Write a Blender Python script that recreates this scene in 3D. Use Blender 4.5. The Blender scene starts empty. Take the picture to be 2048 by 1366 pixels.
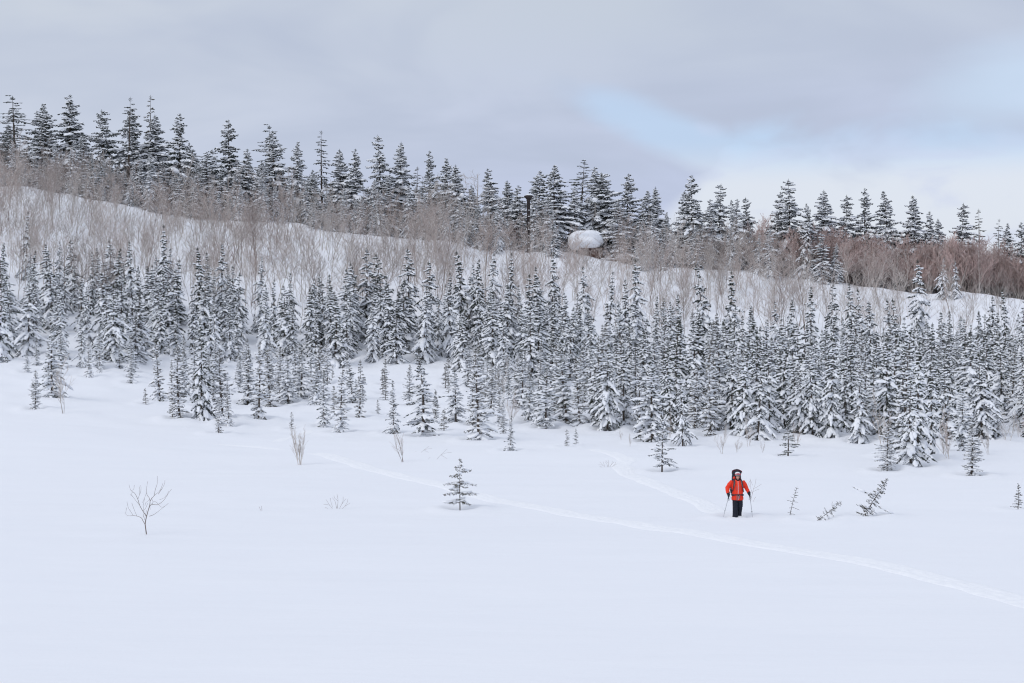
import bpy, math, random, re
import numpy as np
from mathutils import Vector, Matrix, Euler

S = bpy.context.scene
C = S.collection
R = math.radians
random.seed(11)
rng = np.random.default_rng(11)

# ------------------------------------------------------------------ camera, sky, sun, exposure
F = 3000.0                       # focal length in pixels of the 2048-wide photograph
cam_d = bpy.data.cameras.new('camera')
cam_d.sensor_width = 36
cam_d.lens = F / 2048 * 36
cam_d.clip_start = 0.1
cam_d.clip_end = 6000
cam = bpy.data.objects.new('camera', cam_d)
C.objects.link(cam)
cam.location = (0, 0, 0)
cam.rotation_euler = (R(90), 0, 0)
S.camera = cam

SUN_EL, SUN_AZ = R(40), R(-128)   # azimuth measured from +Y (view direction) towards +X
world = bpy.data.worlds.new('World')
S.world = world
world.use_nodes = True


def build_world():
    nt = world.node_tree
    N, L = nt.nodes, nt.links
    N.clear()
    out = N.new('ShaderNodeOutputWorld')
    bg = N.new('ShaderNodeBackground')
    bg.inputs['Strength'].default_value = 0.1
    L.new(bg.outputs[0], out.inputs[0])
    sky = N.new('ShaderNodeTexSky')
    sky.sky_type = 'NISHITA'
    sky.sun_disc = False
    sky.sun_elevation = SUN_EL
    sky.sun_rotation = SUN_AZ
    sky.air_density = 1.0
    sky.dust_density = 2.5
    tc = N.new('ShaderNodeTexCoord')

    def math_(op, a, b=None, c=None, clamp=False):
        n = N.new('ShaderNodeMath')
        n.operation = op
        n.use_clamp = clamp
        for i, v in enumerate((a, b, c)):
            if v is None:
                continue
            if isinstance(v, (int, float)):
                n.inputs[i].default_value = v
            else:
                L.new(v, n.inputs[i])
        return n.outputs[0]

    def mapr(v, a, b, c=0.0, d=1.0):
        n = N.new('ShaderNodeMapRange')
        n.interpolation_type = 'SMOOTHSTEP'
        L.new(v, n.inputs[0])
        for i, x in enumerate((a, b, c, d)):
            n.inputs[i + 1].default_value = x
        return n.outputs[0]

    def noise(scale, stretch, detail, off=0.0, dist=0.0):
        mp = N.new('ShaderNodeMapping')
        mp.inputs['Scale'].default_value = stretch
        mp.inputs['Location'].default_value = (off, off * .7, off * 1.3)
        L.new(tc.outputs['Generated'], mp.inputs[0])
        n = N.new('ShaderNodeTexNoise')
        n.inputs['Scale'].default_value = scale
        n.inputs['Detail'].default_value = detail
        n.inputs['Roughness'].default_value = 0.5
        n.inputs['Distortion'].default_value = dist
        L.new(mp.outputs[0], n.inputs['Vector'])
        return n.outputs['Fac']

    def mix(f, a, b):
        n = N.new('ShaderNodeMix')
        n.data_type = 'RGBA'
        if isinstance(f, (int, float)):
            n.inputs[0].default_value = f
        else:
            L.new(f, n.inputs[0])
        for i, v in ((6, a), (7, b)):
            if isinstance(v, tuple):
                n.inputs[i].default_value = (*v, 1)
            else:
                L.new(v, n.inputs[i])
        return n.outputs[2]

    sep = N.new('ShaderNodeSeparateXYZ')
    L.new(tc.outputs['Generated'], sep.inputs[0])
    X, Y, Z = sep.outputs
    n1 = noise(3.0, (1.0, 1.0, 3.4), 3, 3.1, .2)
    n2 = noise(7.0, (1.0, 1.0, 2.6), 4, 8.7, .4)
    # (nn2 below: ragged fine edges)
    n1b = noise(4.6, (1.0, 1.0, 3.0), 4, 6.2, .5)
    # cloud deck: grey overhead, bluish-lavender lower down
    low = mapr(math_('ADD', Z, math_('MULTIPLY', math_('SUBTRACT', n1, .5), .10)), .09, .25)
    deck = mix(low, (5.3, 5.9, 7.75), (5.35, 5.95, 6.9))
    left = mapr(X, .12, -.34)
    deck = mix(math_('MULTIPLY', left, .5), deck, (6.3, 6.75, 7.4))
    deck = mix(mapr(n1b, .34, .66, .0, .8), deck, (4.55, 5.15, 6.5))
    # an overcast deck grows brighter towards the zenith
    zen = mapr(Z, .22, .95)
    deck = mix(zen, deck, (6.9, 7.45, 8.75))
    # break in the deck low down towards +X
    nn0 = math_('MULTIPLY', math_('SUBTRACT', n2, .5), .07)
    nn = nn0
    nn2 = math_('MULTIPLY', math_('SUBTRACT', noise(16.0, (1, 1, 2.2), 4, 1.9, .3), .5), .035)
    edge = math_('ADD', math_('ADD', Z, nn), nn2)
    # the break widens to the right: opens where Z < ramp(X)
    ramp = mapr(X, .06, .15, .035, .130)
    openness = math_('SUBTRACT', ramp, edge)
    op = mapr(openness, -.012, .020)
    # a thin wedge of blue slanting up out of the break
    wx = math_('ADD', math_('SUBTRACT', X, .112), math_('MULTIPLY', math_('SUBTRACT', Z, .135), 1.1))
    wz = math_('MULTIPLY', math_('ADD', math_('SUBTRACT', Z, .132), math_('MULTIPLY', math_('SUBTRACT', X, .112), .32)), 2.8)
    wd = math_('SQRT', math_('ADD', math_('MULTIPLY', wx, wx), math_('MULTIPLY', wz, wz)))
    wedge = mapr(math_('ADD', wd, math_('ADD', math_('MULTIPLY', nn0, .9), math_('MULTIPLY', nn2, 1.2))), .070, .022)
    op = math_('MAXIMUM', op, math_('MULTIPLY', wedge, .72))
    front = mapr(Y, .2, .6)
    op = math_('MULTIPLY', op, front)
    bright = mix(mapr(Z, .100, .135), (8.2, 8.6, 9.5), (5.7, 7.5, 10.0))
    bright = mix(.2, bright, sky.outputs[0])
    col = mix(math_('MULTIPLY', op, .93), deck, bright)
    # stray lavender cloud bits drifting in the break
    bits = mapr(noise(9.0, (1.2, 1.2, 3.2), 4, 5.3, .5), .50, .66)
    col = mix(math_('MULTIPLY', math_('MULTIPLY', bits, op), .55), col, (5.9, 6.5, 8.3))
    # small blue hole further up to the right
    hx = math_('MULTIPLY', math_('SUBTRACT', X, .325), 1.0)
    hz = math_('MULTIPLY', math_('SUBTRACT', Z, .162), 2.2)
    dist = math_('SQRT', math_('ADD', math_('MULTIPLY', hx, hx), math_('MULTIPLY', hz, hz)))
    hole = math_('MULTIPLY', mapr(math_('ADD', dist, nn), .085, .02), front)
    col = mix(math_('MULTIPLY', hole, .5), col, (6.2, 7.9, 9.8))
    # snow-covered land beyond the modelled ground
    col = mix(mapr(Z, .0, -.03), col, (6.6, 7.0, 7.9))
    L.new(col, bg.inputs['Color'])


build_world()
sun_d = bpy.data.lights.new('sun', 'SUN')
sun_d.energy = 1.0
sun_d.angle = R(38)
sun_d.color = (1.0, .965, .92)
sun = bpy.data.objects.new('sun', sun_d)
C.objects.link(sun)
sd = Vector((math.sin(SUN_AZ) * math.cos(SUN_EL), math.cos(SUN_AZ) * math.cos(SUN_EL), math.sin(SUN_EL)))
sun.rotation_euler = sd.to_track_quat('Z', 'Y').to_euler()
S.view_settings.view_transform = 'Standard'
S.view_settings.look = 'None'
S.view_settings.gamma = 1
S.view_settings.use_curve_mapping = False
S.view_settings.exposure = 0.05
S.render.engine = 'CYCLES'
S.cycles.filter_width = 1.15
S.cycles.max_bounces = 8
S.cycles.diffuse_bounces = 4
S.cycles.glossy_bounces = 2
S.cycles.transparent_max_bounces = 4


# ------------------------------------------------------------------ materials
def new_mat(name):
    m = bpy.data.materials.new(name)
    m.use_nodes = True
    return m, m.node_tree.nodes, m.node_tree.links, m.node_tree.nodes['Principled BSDF']


def speckled(name, a, b, scale, rough=.85, bump=0.0, bscale=None, frost=0.0, spec=.2, obj_var=0.0):
    m, N, L, P = new_mat(name)
    geo = N.new('ShaderNodeNewGeometry')
    tc = N.new('ShaderNodeTexCoord')
    n = N.new('ShaderNodeTexNoise')
    n.inputs['Scale'].default_value = scale
    n.inputs['Detail'].default_value = 4
    L.new(tc.outputs['Object'], n.inputs['Vector'])
    r = N.new('ShaderNodeMapRange')
    L.new(n.outputs['Fac'], r.inputs[0])
    r.inputs[1].default_value, r.inputs[2].default_value = .35, .65
    mx = N.new('ShaderNodeMix')
    mx.data_type = 'RGBA'
    L.new(r.outputs[0], mx.inputs[0])
    mx.inputs[6].default_value = (*a, 1)
    mx.inputs[7].default_value = (*b, 1)
    col = mx.outputs[2]
    if obj_var:
        oi = N.new('ShaderNodeObjectInfo')
        h = N.new('ShaderNodeHueSaturation')
        mr = N.new('ShaderNodeMapRange')
        L.new(oi.outputs['Random'], mr.inputs[0])
        mr.inputs[3].default_value, mr.inputs[4].default_value = 1 - obj_var, 1 + obj_var
        L.new(mr.outputs[0], h.inputs['Value'])
        L.new(col, h.inputs['Color'])
        col = h.outputs[0]
    if frost:
        # rime and powder settled on whatever faces up
        sx = N.new('ShaderNodeSeparateXYZ')
        L.new(geo.outputs['Normal'], sx.inputs[0])
        n2 = N.new('ShaderNodeTexNoise')
        n2.inputs['Scale'].default_value = scale * 2.3
        L.new(tc.outputs['Object'], n2.inputs['Vector'])
        ad = N.new('ShaderNodeMath')
        ad.operation = 'ADD'
        L.new(sx.outputs[2], ad.inputs[0])
        L.new(n2.outputs['Fac'], ad.inputs[1])
        r2 = N.new('ShaderNodeMapRange')
        L.new(ad.outputs[0], r2.inputs[0])
        r2.inputs[1].default_value, r2.inputs[2].default_value = .75, 1.35
        r2.inputs[4].default_value = frost
        m3 = N.new('ShaderNodeMix')
        m3.data_type = 'RGBA'
        L.new(r2.outputs[0], m3.inputs[0])
        L.new(col, m3.inputs[6])
        m3.inputs[7].default_value = (.74, .76, .79, 1)
        col = m3.outputs[2]
    L.new(col, P.inputs['Base Color'])
    P.inputs['Roughness'].default_value = rough
    P.inputs['Specular IOR Level'].default_value = spec
    if bump:
        nb = N.new('ShaderNodeTexNoise')
        nb.inputs['Scale'].default_value = bscale or scale * 3
        nb.inputs['Detail'].default_value = 4
        L.new(tc.outputs['Object'], nb.inputs['Vector'])
        b_ = N.new('ShaderNodeBump')
        b_.inputs['Strength'].default_value = bump
        b_.inputs['Distance'].default_value = .02
        L.new(nb.outputs['Fac'], b_.inputs['Height'])
        L.new(b_.outputs[0], P.inputs['Normal'])
    return m


def snow_ground_mat():
    m, N, L, P = new_mat('snow_ground')
    tc = N.new('ShaderNodeTexCoord')
    mp = N.new('ShaderNodeMapping')
    mp.inputs['Scale'].default_value = (.35, 1.1, 1)
    mp.inputs['Rotation'].default_value = (0, 0, R(8))
    L.new(tc.outputs['Object'], mp.inputs[0])
    n1 = N.new('ShaderNodeTexNoise')
    n1.inputs['Scale'].default_value = .55
    n1.inputs['Detail'].default_value = 6
    n1.inputs['Roughness'].default_value = .55
    L.new(mp.outputs[0], n1.inputs['Vector'])
    n2 = N.new('ShaderNodeTexNoise')
    n2.inputs['Scale'].default_value = 9
    n2.inputs['Detail'].default_value = 5
    L.new(tc.outputs['Object'], n2.inputs['Vector'])
    b1 = N.new('ShaderNodeBump')
    b1.inputs['Strength'].default_value = .7
    b1.inputs['Distance'].default_value = .10
    L.new(n1.outputs['Fac'], b1.inputs['Height'])
    b2 = N.new('ShaderNodeBump')
    b2.inputs['Strength'].default_value = .25
    b2.inputs['Distance'].default_value = .012
    L.new(n2.outputs['Fac'], b2.inputs['Height'])
    L.new(b1.outputs[0], b2.inputs['Normal'])
    L.new(b2.outputs[0], P.inputs['Normal'])
    mx = N.new('ShaderNodeMix')
    mx.data_type = 'RGBA'
    L.new(n1.outputs['Fac'], mx.inputs[0])
    mx.inputs[6].default_value = (.835, .85, .885, 1)
    mx.inputs[7].default_value = (.87, .88, .905, 1)
    L.new(mx.outputs[2], P.inputs['Base Color'])
    P.inputs['Roughness'].default_value = .75
    P.inputs['Specular IOR Level'].default_value = .15
    return m


def plain(name, col, rough=.8, spec=.25, bump=0, scale=40, metal=0):
    c2 = tuple(min(1, x * 1.18) for x in col)
    m = speckled(name, col, c2, scale, rough, bump, None, 0, spec)
    m.node_tree.nodes['Principled BSDF'].inputs['Metallic'].default_value = metal
    return m


M = {}
M['ground'] = snow_ground_mat()
M['snow'] = speckled('tree_snow', (.84, .86, .90), (.90, .91, .93), 3.0, .8, .3, 14, 0, .12)
M['trail'] = speckled('trail_snow', (.865, .875, .90), (.91, .918, .93), 5.0, .75, .8, 12, 0, .15)
M['needle'] = speckled('fir_needles', (.017, .024, .016), (.040, .048, .030), 6, .75, 0, None, .2, .25, .25)
M['needle_dark'] = speckled('spruce_needles', (.022, .032, .026), (.046, .058, .045), 4, .75, 0, None, .5, .25, .3)
M['needle_frost'] = speckled('rimed_needles', (.060, .054, .036), (.110, .094, .062), 9, .8, 0, None, .5, .2, .2)
M['bark'] = speckled('conifer_bark', (.07, .055, .045), (.15, .12, .10), 14, .9, .5, 30, .3, .15)
M['twig_red'] = speckled('red_brown_twigs', (.38, .31, .28), (.52, .44, .40), 2, .85, 0, None, .5, .2, .3)
M['thicket_twigs'] = speckled('red_thicket_twigs', (.46, .33, .30), (.60, .46, .42), 2, .85, 0, None, .55, .2, .25)
M['twig_pale'] = speckled('rimed_birch_twigs', (.45, .40, .36), (.64, .58, .54), 2, .85, 0, None, .6, .2, .25)
M['birch_bark'] = speckled('birch_bark', (.46, .41, .37), (.66, .62, .58), 3, .8, .3, 20, .55, .2, .2)
M['alder_bark'] = speckled('grey_brown_bark', (.20, .16, .14), (.33, .27, .24), 5, .85, .3, 20, .35, .2, .2)


# ------------------------------------------------------------------ terrain
def vnoise(x, y, seed=0):
    x = np.asarray(x, float)
    y = np.asarray(y, float)
    xi, yi = np.floor(x), np.floor(y)
    xf, yf = x - xi, y - yi

    def h(a, b):
        v = np.sin(a * 127.1 + b * 311.7 + seed * 74.7) * 43758.5453
        return v - np.floor(v)
    u, v = xf * xf * xf * (xf * (xf * 6 - 15) + 10), yf * yf * yf * (yf * (yf * 6 - 15) + 10)
    return (h(xi, yi) * (1 - u) * (1 - v) + h(xi + 1, yi) * u * (1 - v) + h(xi, yi + 1) * (1 - u) * v + h(xi + 1, yi + 1) * u * v) - .5


KD = np.array([-60, 0, 4, 10, 20, 29, 40, 56, 72, 90, 110, 130, 150, 180, 205, 224, 231, 240, 262, 320, 450, 900, 2600.])
near_ = [-.9, -1.6, -1.95, -3.4, -5.6, -6.45, -6.6, -6.57, -6.45]
COLS = np.array([-1200, 0, 512, 1024, 1536, 2048, 3200.])
far_ = [
    [-5.4, -3.8, -1.8, 1.6, 10.0, 18.0, 24.6, 26.6, 26.8, 27.5, 29, 30, 28, 20],
    [-5.6, -4.2, -2.2, 1.0, 9.0, 16.5, 22.0, 23.5, 23.6, 24.3, 26, 28, 26, 20],
    [-6.2, -5.4, -3.8, -1.0, 5.6, 12.2, 17.0, 18.7, 18.8, 19.5, 21, 23, 22, 20],
    [-6.3, -5.6, -4.3, -2.0, 3.4, 9.0, 12.9, 14.2, 14.3, 15, 16.5, 18.5, 18, 20],
    [-6.4, -6.0, -5.2, -3.6, .8, 5.3, 9.0, 10.3, 10.4, 11, 12.5, 15, 15, 18],
    [-6.4, -6.1, -5.6, -4.4, -1.3, 2.2, 5.3, 6.5, 6.6, 7.2, 9.0, 11, 12, 16],
    [-6.4, -6.2, -6.0, -5.3, -3.0, -.5, 1.8, 2.8, 2.9, 3.4, 5, 7, 9, 14],
]
KZ = np.array([near_ + f for f in far_])


def pchip_slopes(x, Y):
    h = np.diff(x)
    d = np.diff(Y, axis=-1) / h
    m = np.zeros_like(Y)
    w1 = 2 * h[1:] + h[:-1]
    w2 = h[1:] + 2 * h[:-1]
    ok = d[..., :-1] * d[..., 1:] > 0
    with np.errstate(divide='ignore', invalid='ignore'):
        hm = (w1 + w2) / (w1 / d[..., :-1] + w2 / d[..., 1:])
    m[..., 1:-1] = np.where(ok, hm, 0)
    m[..., 0] = d[..., 0]
    m[..., -1] = d[..., -1]
    return m


KM = pchip_slopes(KD, KZ)


def ground(x, y):
    x = np.asarray(x, float)
    y = np.asarray(y, float)
    yy = np.clip(y, KD[0], KD[-1] - 1e-3)
    u = np.clip(1024 + F * x / np.maximum(yy, 24), COLS[0], COLS[-1] - 1e-3)
    # the crest wanders a little towards and away
    wob = (vnoise(x / 17, y * 0, 5) * 7 + vnoise(x / 6, y * 0, 6) * 2.5)
    w = np.clip((yy - 165) / 40, 0, 1) * np.clip((330 - yy) / 60, 0, 1)
    yy = np.clip(yy + wob * w, KD[0], KD[-1] - 1e-3)
    i = np.clip(np.searchsorted(KD, yy, side='right') - 1, 0, len(KD) - 2)
    h = KD[i + 1] - KD[i]
    t = (yy - KD[i]) / h
    h00 = 2 * t**3 - 3 * t**2 + 1
    h10 = t**3 - 2 * t**2 + t
    h01 = -2 * t**3 + 3 * t**2
    h11 = t**3 - t**2

    def prof(c):
        return h00 * KZ[c, i] + h10 * h * KM[c, i] + h01 * KZ[c, i + 1] + h11 * h * KM[c, i + 1]
    c = np.clip(np.searchsorted(COLS, u, side='right') - 1, 0, len(COLS) - 2)
    s = (u - COLS[c]) / (COLS[c + 1] - COLS[c])
    c0, c3 = np.clip(c - 1, 0, len(COLS) - 1), np.clip(c + 2, 0, len(COLS) - 1)
    p0, p1, p2, p3 = prof(c0), prof(c), prof(c + 1), prof(c3)
    z = p1 + .5 * s * (p2 - p0 + s * (2 * p0 - 5 * p1 + 4 * p2 - p3 + s * (3 * (p1 - p2) + p3 - p0)))
    soft = np.clip((y - 25) / 30, 0, 1)
    rough = np.clip((y - 86) / 45, 0, 1)
    z = z + soft * .16 * vnoise(x / 14, y / 6, 1) + soft * .07 * vnoise(x / 4.5, y / 1.6, 2) + soft * .018 * vnoise(x / 1.6, y / .7, 9)
    z = z + rough * (.75 * vnoise(x / 7, y / 7, 3) + .34 * vnoise(x / 2.3, y / 2.3, 4))
    slope = np.clip((y - 150) / 20, 0, 1) * np.clip((260 - y) / 20, 0, 1)
    z = z + slope * (1.1 * vnoise(x / 9, y / 14, 7) + .3 * vnoise(x / 2.5, y / 5, 8))
    return z


def gz(x, y):
    return float(ground(x, y))


_D = np.arange(24, 262, .25)


def at_uv(u, v):
    """point on the snow seen at photograph pixel (u, v)"""
    x = (u - 1024) / F * _D
    row = 683 - ground(x, _D) * F / _D
    k = int(np.argmax(row <= v)) if (row <= v).any() else len(_D) - 1
    k = max(k, 1)
    r0, r1 = row[k - 1], row[k]
    t = 0 if r0 == r1 else min(1, max(0, (r0 - v) / (r0 - r1)))
    d = _D[k - 1] + t * .25
    x = (u - 1024) / F * d
    return x, d, gz(x, d)


def at_ud(u, d):
    x = (u - 1024) / F * d
    return x, d, gz(x, d)


def px_of(p):
    return 1024 + F * p[0] / p[1], 683 - F * p[2] / p[1]


def new_mesh(name, V, faces, mats, mi=None, smooth=True):
    me = bpy.data.meshes.new(name)
    me.from_pydata([tuple(v) for v in V], [], faces)
    for m in mats:
        me.materials.append(m)
    if mi is not None:
        me.polygons.foreach_set('material_index', mi)
    if smooth:
        me.polygons.foreach_set('use_smooth', [True] * len(me.polygons))
    me.update()
    return me


def np_mesh(name, V, tris, mats, mi=None, smooth=True):
    """fast path: V (n,3) float, tris (m,3) int"""
    me = bpy.data.meshes.new(name)
    V = np.asarray(V, np.float32)
    T = np.asarray(tris, np.int32)
    k = T.shape[1]
    me.vertices.add(len(V))
    me.vertices.foreach_set('co', V.ravel())
    me.loops.add(T.size)
    me.loops.foreach_set('vertex_index', T.ravel())
    me.polygons.add(len(T))
    me.polygons.foreach_set('loop_start', np.arange(0, T.size, k, dtype=np.int32))
    me.polygons.foreach_set('loop_total', np.full(len(T), k, np.int32))
    for m in mats:
        me.materials.append(m)
    if mi is not None:
        me.polygons.foreach_set('material_index', np.asarray(mi, np.int32))
    me.polygons.foreach_set('use_smooth', np.full(len(T), smooth))
    me.update(calc_edges=True)
    me.validate()
    return me


def link(name, me, parent=None, loc=(0, 0, 0)):
    o = bpy.data.objects.new(name, me)
    C.objects.link(o)
    o.location = loc
    if parent:
        o.parent = parent
    return o


def thing(name, label, cat, loc=(0, 0, 0), rot=(0, 0, 0), group=None):
    o = bpy.data.objects.new(name, None)
    o.empty_display_size = .3
    C.objects.link(o)
    o.location = loc
    o.rotation_euler = rot
    o['label'] = label
    o['category'] = cat
    if group:
        o['group'] = group
    return o


def make_ground():
    ys = np.concatenate([np.linspace(-60, 22, 26), np.arange(25, 75, .4), np.arange(75, 245, .62), np.arange(246, 330, 3), np.geomspace(335, 2500, 22)])
    a = np.linspace(-1, 1, 420)
    V = []
    for y in ys:
        w = .40 * max(y, 26) + 3
        xs = w * a + np.sign(a) * np.maximum(0, np.abs(a) - .93)**2 * 160000
        V.append(np.stack([xs, np.full_like(xs, y), ground(xs, y)], 1))
    V = np.concatenate(V)
    for x0, y0, r0, dep in wells:      # hollow round each stem with a soft drifted rim
        k = np.nonzero((np.abs(V[:, 0] - x0) < 4 * r0) & (np.abs(V[:, 1] - y0) < 4 * r0))[0]
        d = np.hypot(V[k, 0] - x0, V[k, 1] - y0) / r0
        V[k, 2] += dep * (-1.0 * np.exp(-d * d * 1.2) + .75 * np.exp(-((d - 1.9) / .8)**2))
    n, m = len(ys), len(a)
    I = np.arange(n * m).reshape(n, m)
    T = np.stack([I[:-1, :-1], I[:-1, 1:], I[1:, 1:], I[1:, :-1]], -1).reshape(-1, 4)
    o = link('snow_ground', np_mesh('snow_ground', V, T, [M['ground']]))
    o['kind'] = 'structure'




def crs(pts, n):
    P = np.array(pts, float)
    P = np.vstack([2 * P[0] - P[1], P, 2 * P[-1] - P[-2]])
    out = []
    for i in range(1, len(P) - 2):
        t = np.linspace(0, 1, n, endpoint=False)[:, None]
        p0, p1, p2, p3 = P[i - 1], P[i], P[i + 1], P[i + 2]
        out.append(.5 * (2 * p1 + (p2 - p0) * t + (2 * p0 - 5 * p1 + 4 * p2 - p3) * t**2 + (3 * (p1 - p2) + p3 - p0) * t**3))
    out.append(P[-2][None])
    return np.concatenate(out)


def make_trail(name, px, width, height, seed, fade=(3, 3)):
    pts = [at_uv(u, v)[:2] for u, v in px]
    c = crs(pts, 40)
    seg = np.r_[0, np.cumsum(np.linalg.norm(np.diff(c, axis=0), axis=1))]
    s = np.arange(0, seg[-1], .09)
    c = np.stack([np.interp(s, seg, c[:, 0]), np.interp(s, seg, c[:, 1])], 1)
    t = np.gradient(c, axis=0)
    t /= np.linalg.norm(t, axis=1)[:, None]
    nrm = np.stack([-t[:, 1], t[:, 0]], 1)
    c = c + nrm * (vnoise(s / 2.5, 0, seed) * .16)[:, None]
    K = 29
    q = np.linspace(-1, 1, K)
    end = np.clip(s / fade[0], 0, 1) * np.clip((s[-1] - s) / fade[1], 0, 1)
    V = []
    for j, k in enumerate(q):
        wj = width * (1 + .22 * vnoise(s / .8, j * .15, seed + 1)) * .5
        p = c + nrm * (k * wj)[:, None]
        g = ground(p[:, 0], p[:, 1])
        # two ski grooves between pushed-up, crumbly banks
        grooves = np.exp(-((abs(k) - .27) / .13)**2) * .75
        banks = np.exp(-((abs(k) - .62) / .20)**2)
        crumb = vnoise(s * 5.5, k * 7, seed + 2) + .8 * vnoise(s * 11, k * 13, seed + 3)
        step = .5 + vnoise(s / .55, k * 1.5, seed + 4)
        prof = height * (.7 + .3 * banks - grooves * .15 + .7 * crumb * (1 - k * k) + .5 * step)
        hgt = prof * (1 - k * k)**.8 * end - .03 * (1 if abs(k) == 1 else 0) - (1 - end) * .03
        V.append(np.stack([p[:, 0], p[:, 1], g + hgt], 1))
    V = np.stack(V, 1).reshape(-1, 3)
    I = np.arange(len(s) * K).reshape(len(s), K)
    T = np.stack([I[:-1, :-1], I[1:, :-1], I[1:, 1:], I[:-1, 1:]], -1).reshape(-1, 4)[:, ::-1]
    o = link(name, np_mesh(name, V, T, [M['trail']]))
    o['kind'] = 'structure'


make_trail('ski_trail', [(566, 900), (640, 908), (700, 925), (780, 946), (870, 967), (960, 992), (1100, 1020), (1200, 1038), (1300, 1054), (1400, 1067), (1500, 1087),
                         (1620, 1105), (1740, 1126), (1850, 1151), (1950, 1176), (2060, 1207), (2200, 1250)], 1.15, .034, 21, (6, 1))
make_trail('ski_trail', [(1120, 892), (1165, 896), (1205, 903), (1240, 913), (1252, 921), (1243, 931), (1258, 948), (1300, 965), (1350, 984), (1400, 1006), (1440, 1024), (1470, 1034)], 1.1, .034, 41, (5, .5))
make_trail('ski_trail', [(395, 884), (430, 888), (500, 893), (560, 899), (600, 903)], .8, .025, 61, (3, 3))
make_trail('ski_trail', [(540, 888), (570, 878), (610, 868), (640, 845), (660, 830)], .8, .028, 71, (3, 3))


# ------------------------------------------------------------------ mesh kit for plants
def ico(sub):
    t = (1 + 5**.5) / 2
    v = [(-1, t, 0), (1, t, 0), (-1, -t, 0), (1, -t, 0), (0, -1, t), (0, 1, t), (0, -1, -t), (0, 1, -t), (t, 0, -1), (t, 0, 1), (-t, 0, -1), (-t, 0, 1)]
    f = [(0, 11, 5), (0, 5, 1), (0, 1, 7), (0, 7, 10), (0, 10, 11), (1, 5, 9), (5, 11, 4), (11, 10, 2), (10, 7, 6), (7, 1, 8), (3, 9, 4), (3, 4, 2), (3, 2, 6), (3, 6, 8), (3, 8, 9),
         (4, 9, 5), (2, 4, 11), (6, 2, 10), (8, 6, 7), (9, 8, 1)]
    v = [np.array(p, float) / np.linalg.norm(p) for p in v]
    for _ in range(sub):
        cache, nf = {}, []

        def mid(a, b):
            k = (min(a, b), max(a, b))
            if k not in cache:
                p = v[a] + v[b]
                v.append(p / np.linalg.norm(p))
                cache[k] = len(v) - 1
            return cache[k]
        for a, b, c in f:
            x, y, z = mid(a, b), mid(b, c), mid(c, a)
            nf += [(a, x, z), (b, y, x), (c, z, y), (x, y, z)]
        f = nf
    return np.array(v), np.array(f)


ICO0, ICO1 = ico(0), ico(1)
# needle-covered twig: a tapering three-sided sleeve along +X, unit length, unit radius
_tw = []
for k in range(3):
    a = 2 * math.pi * k / 3 + .5
    _tw.append((0, .35 * math.cos(a), .35 * math.sin(a)))
for k in range(3):
    a = 2 * math.pi * k / 3 + 1.2
    _tw.append((.42, math.cos(a), math.sin(a)))
for k in range(3):
    a = 2 * math.pi * k / 3 + .8
    _tw.append((.78, .72 * math.cos(a), .72 * math.sin(a)))
_tw.append((1, 0, 0))
_tf = []
for r in (0, 3):
    for k in range(3):
        a, b, c, d = r + k, r + (k + 1) % 3, r + 3 + (k + 1) % 3, r + 3 + k
        _tf += [(a, b, c), (a, c, d)]
_tf += [(6, 7, 9), (7, 8, 9), (8, 6, 9)]
TWIG = (np.array(_tw), np.array(_tf))


class Bag:
    """collects copies of a small template, then bakes them into one mesh"""

    def __init__(self):
        self.items = {}          # key -> (template, [3x3], [t], jitter)
        self.V, self.T, self.n = [], [], 0

    def put(self, key, tmpl, A, t, jit):
        self.items.setdefault(key, (tmpl, [], [], jit))
        self.items[key][1].append(A)
        self.items[key][2].append(t)

    def raw(self, V, T):
        self.V.append(np.asarray(V, float))
        self.T.append(np.asarray(T) + self.n)
        self.n += len(V)

    def bake(self, r):
        for key, (tm, A, t, jit) in self.items.items():
            v, f = tm
            A = np.array(A)
            t = np.array(t)
            loc = v[None] * (1 + jit * (r.random((len(A), len(v), 1)) - .5) * 2)
            W = np.einsum('nij,nvj->nvi', A, loc) + t[:, None]
            n = len(A)
            idx = f[None] + (np.arange(n) * len(v))[:, None, None]
            self.raw(W.reshape(-1, 3), idx.reshape(-1, 3))
        self.items = {}
        if not self.V:
            return np.zeros((0, 3)), np.zeros((0, 3), int)
        return np.concatenate(self.V), np.concatenate(self.T)


def tube(bag, P, Rr, k=4, tip=True):
    P = np.asarray(P, float)
    n = len(P)
    T = np.gradient(P, axis=0) if n > 2 else np.repeat((P[1] - P[0])[None], 2, 0)
    T /= np.linalg.norm(T, axis=1)[:, None] + 1e-9
    ref = np.array([0, 0, 1.]) if abs(T[0][2]) < .8 else np.array([1., 0, 0])
    A = np.cross(T, ref)
    A /= np.linalg.norm(A, axis=1)[:, None] + 1e-9
    B = np.cross(T, A)
    an = np.arange(k) * 2 * math.pi / k
    V = P[:, None] + np.asarray(Rr)[:, None, None] * (A[:, None] * np.cos(an)[None, :, None] + B[:, None] * np.sin(an)[None, :, None])
    V = V.reshape(-1, 3)
    F_ = []
    for i in range(n - 1):
        for j in range(k):
            a, b = i * k + j, i * k + (j + 1) % k
            F_ += [(a, a + k, b + k), (a, b + k, b)]
    bag.raw(V, np.array(F_))


def frame(d, up=(0, 0, 1)):
    d = d / (np.linalg.norm(d) + 1e-9)
    s = np.cross(up, d)
    ns = np.linalg.norm(s)
    s = np.array([1., 0, 0]) if ns < 1e-4 else s / ns
    w = np.cross(d, s)
    return np.stack([d, s, w], 1)


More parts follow.
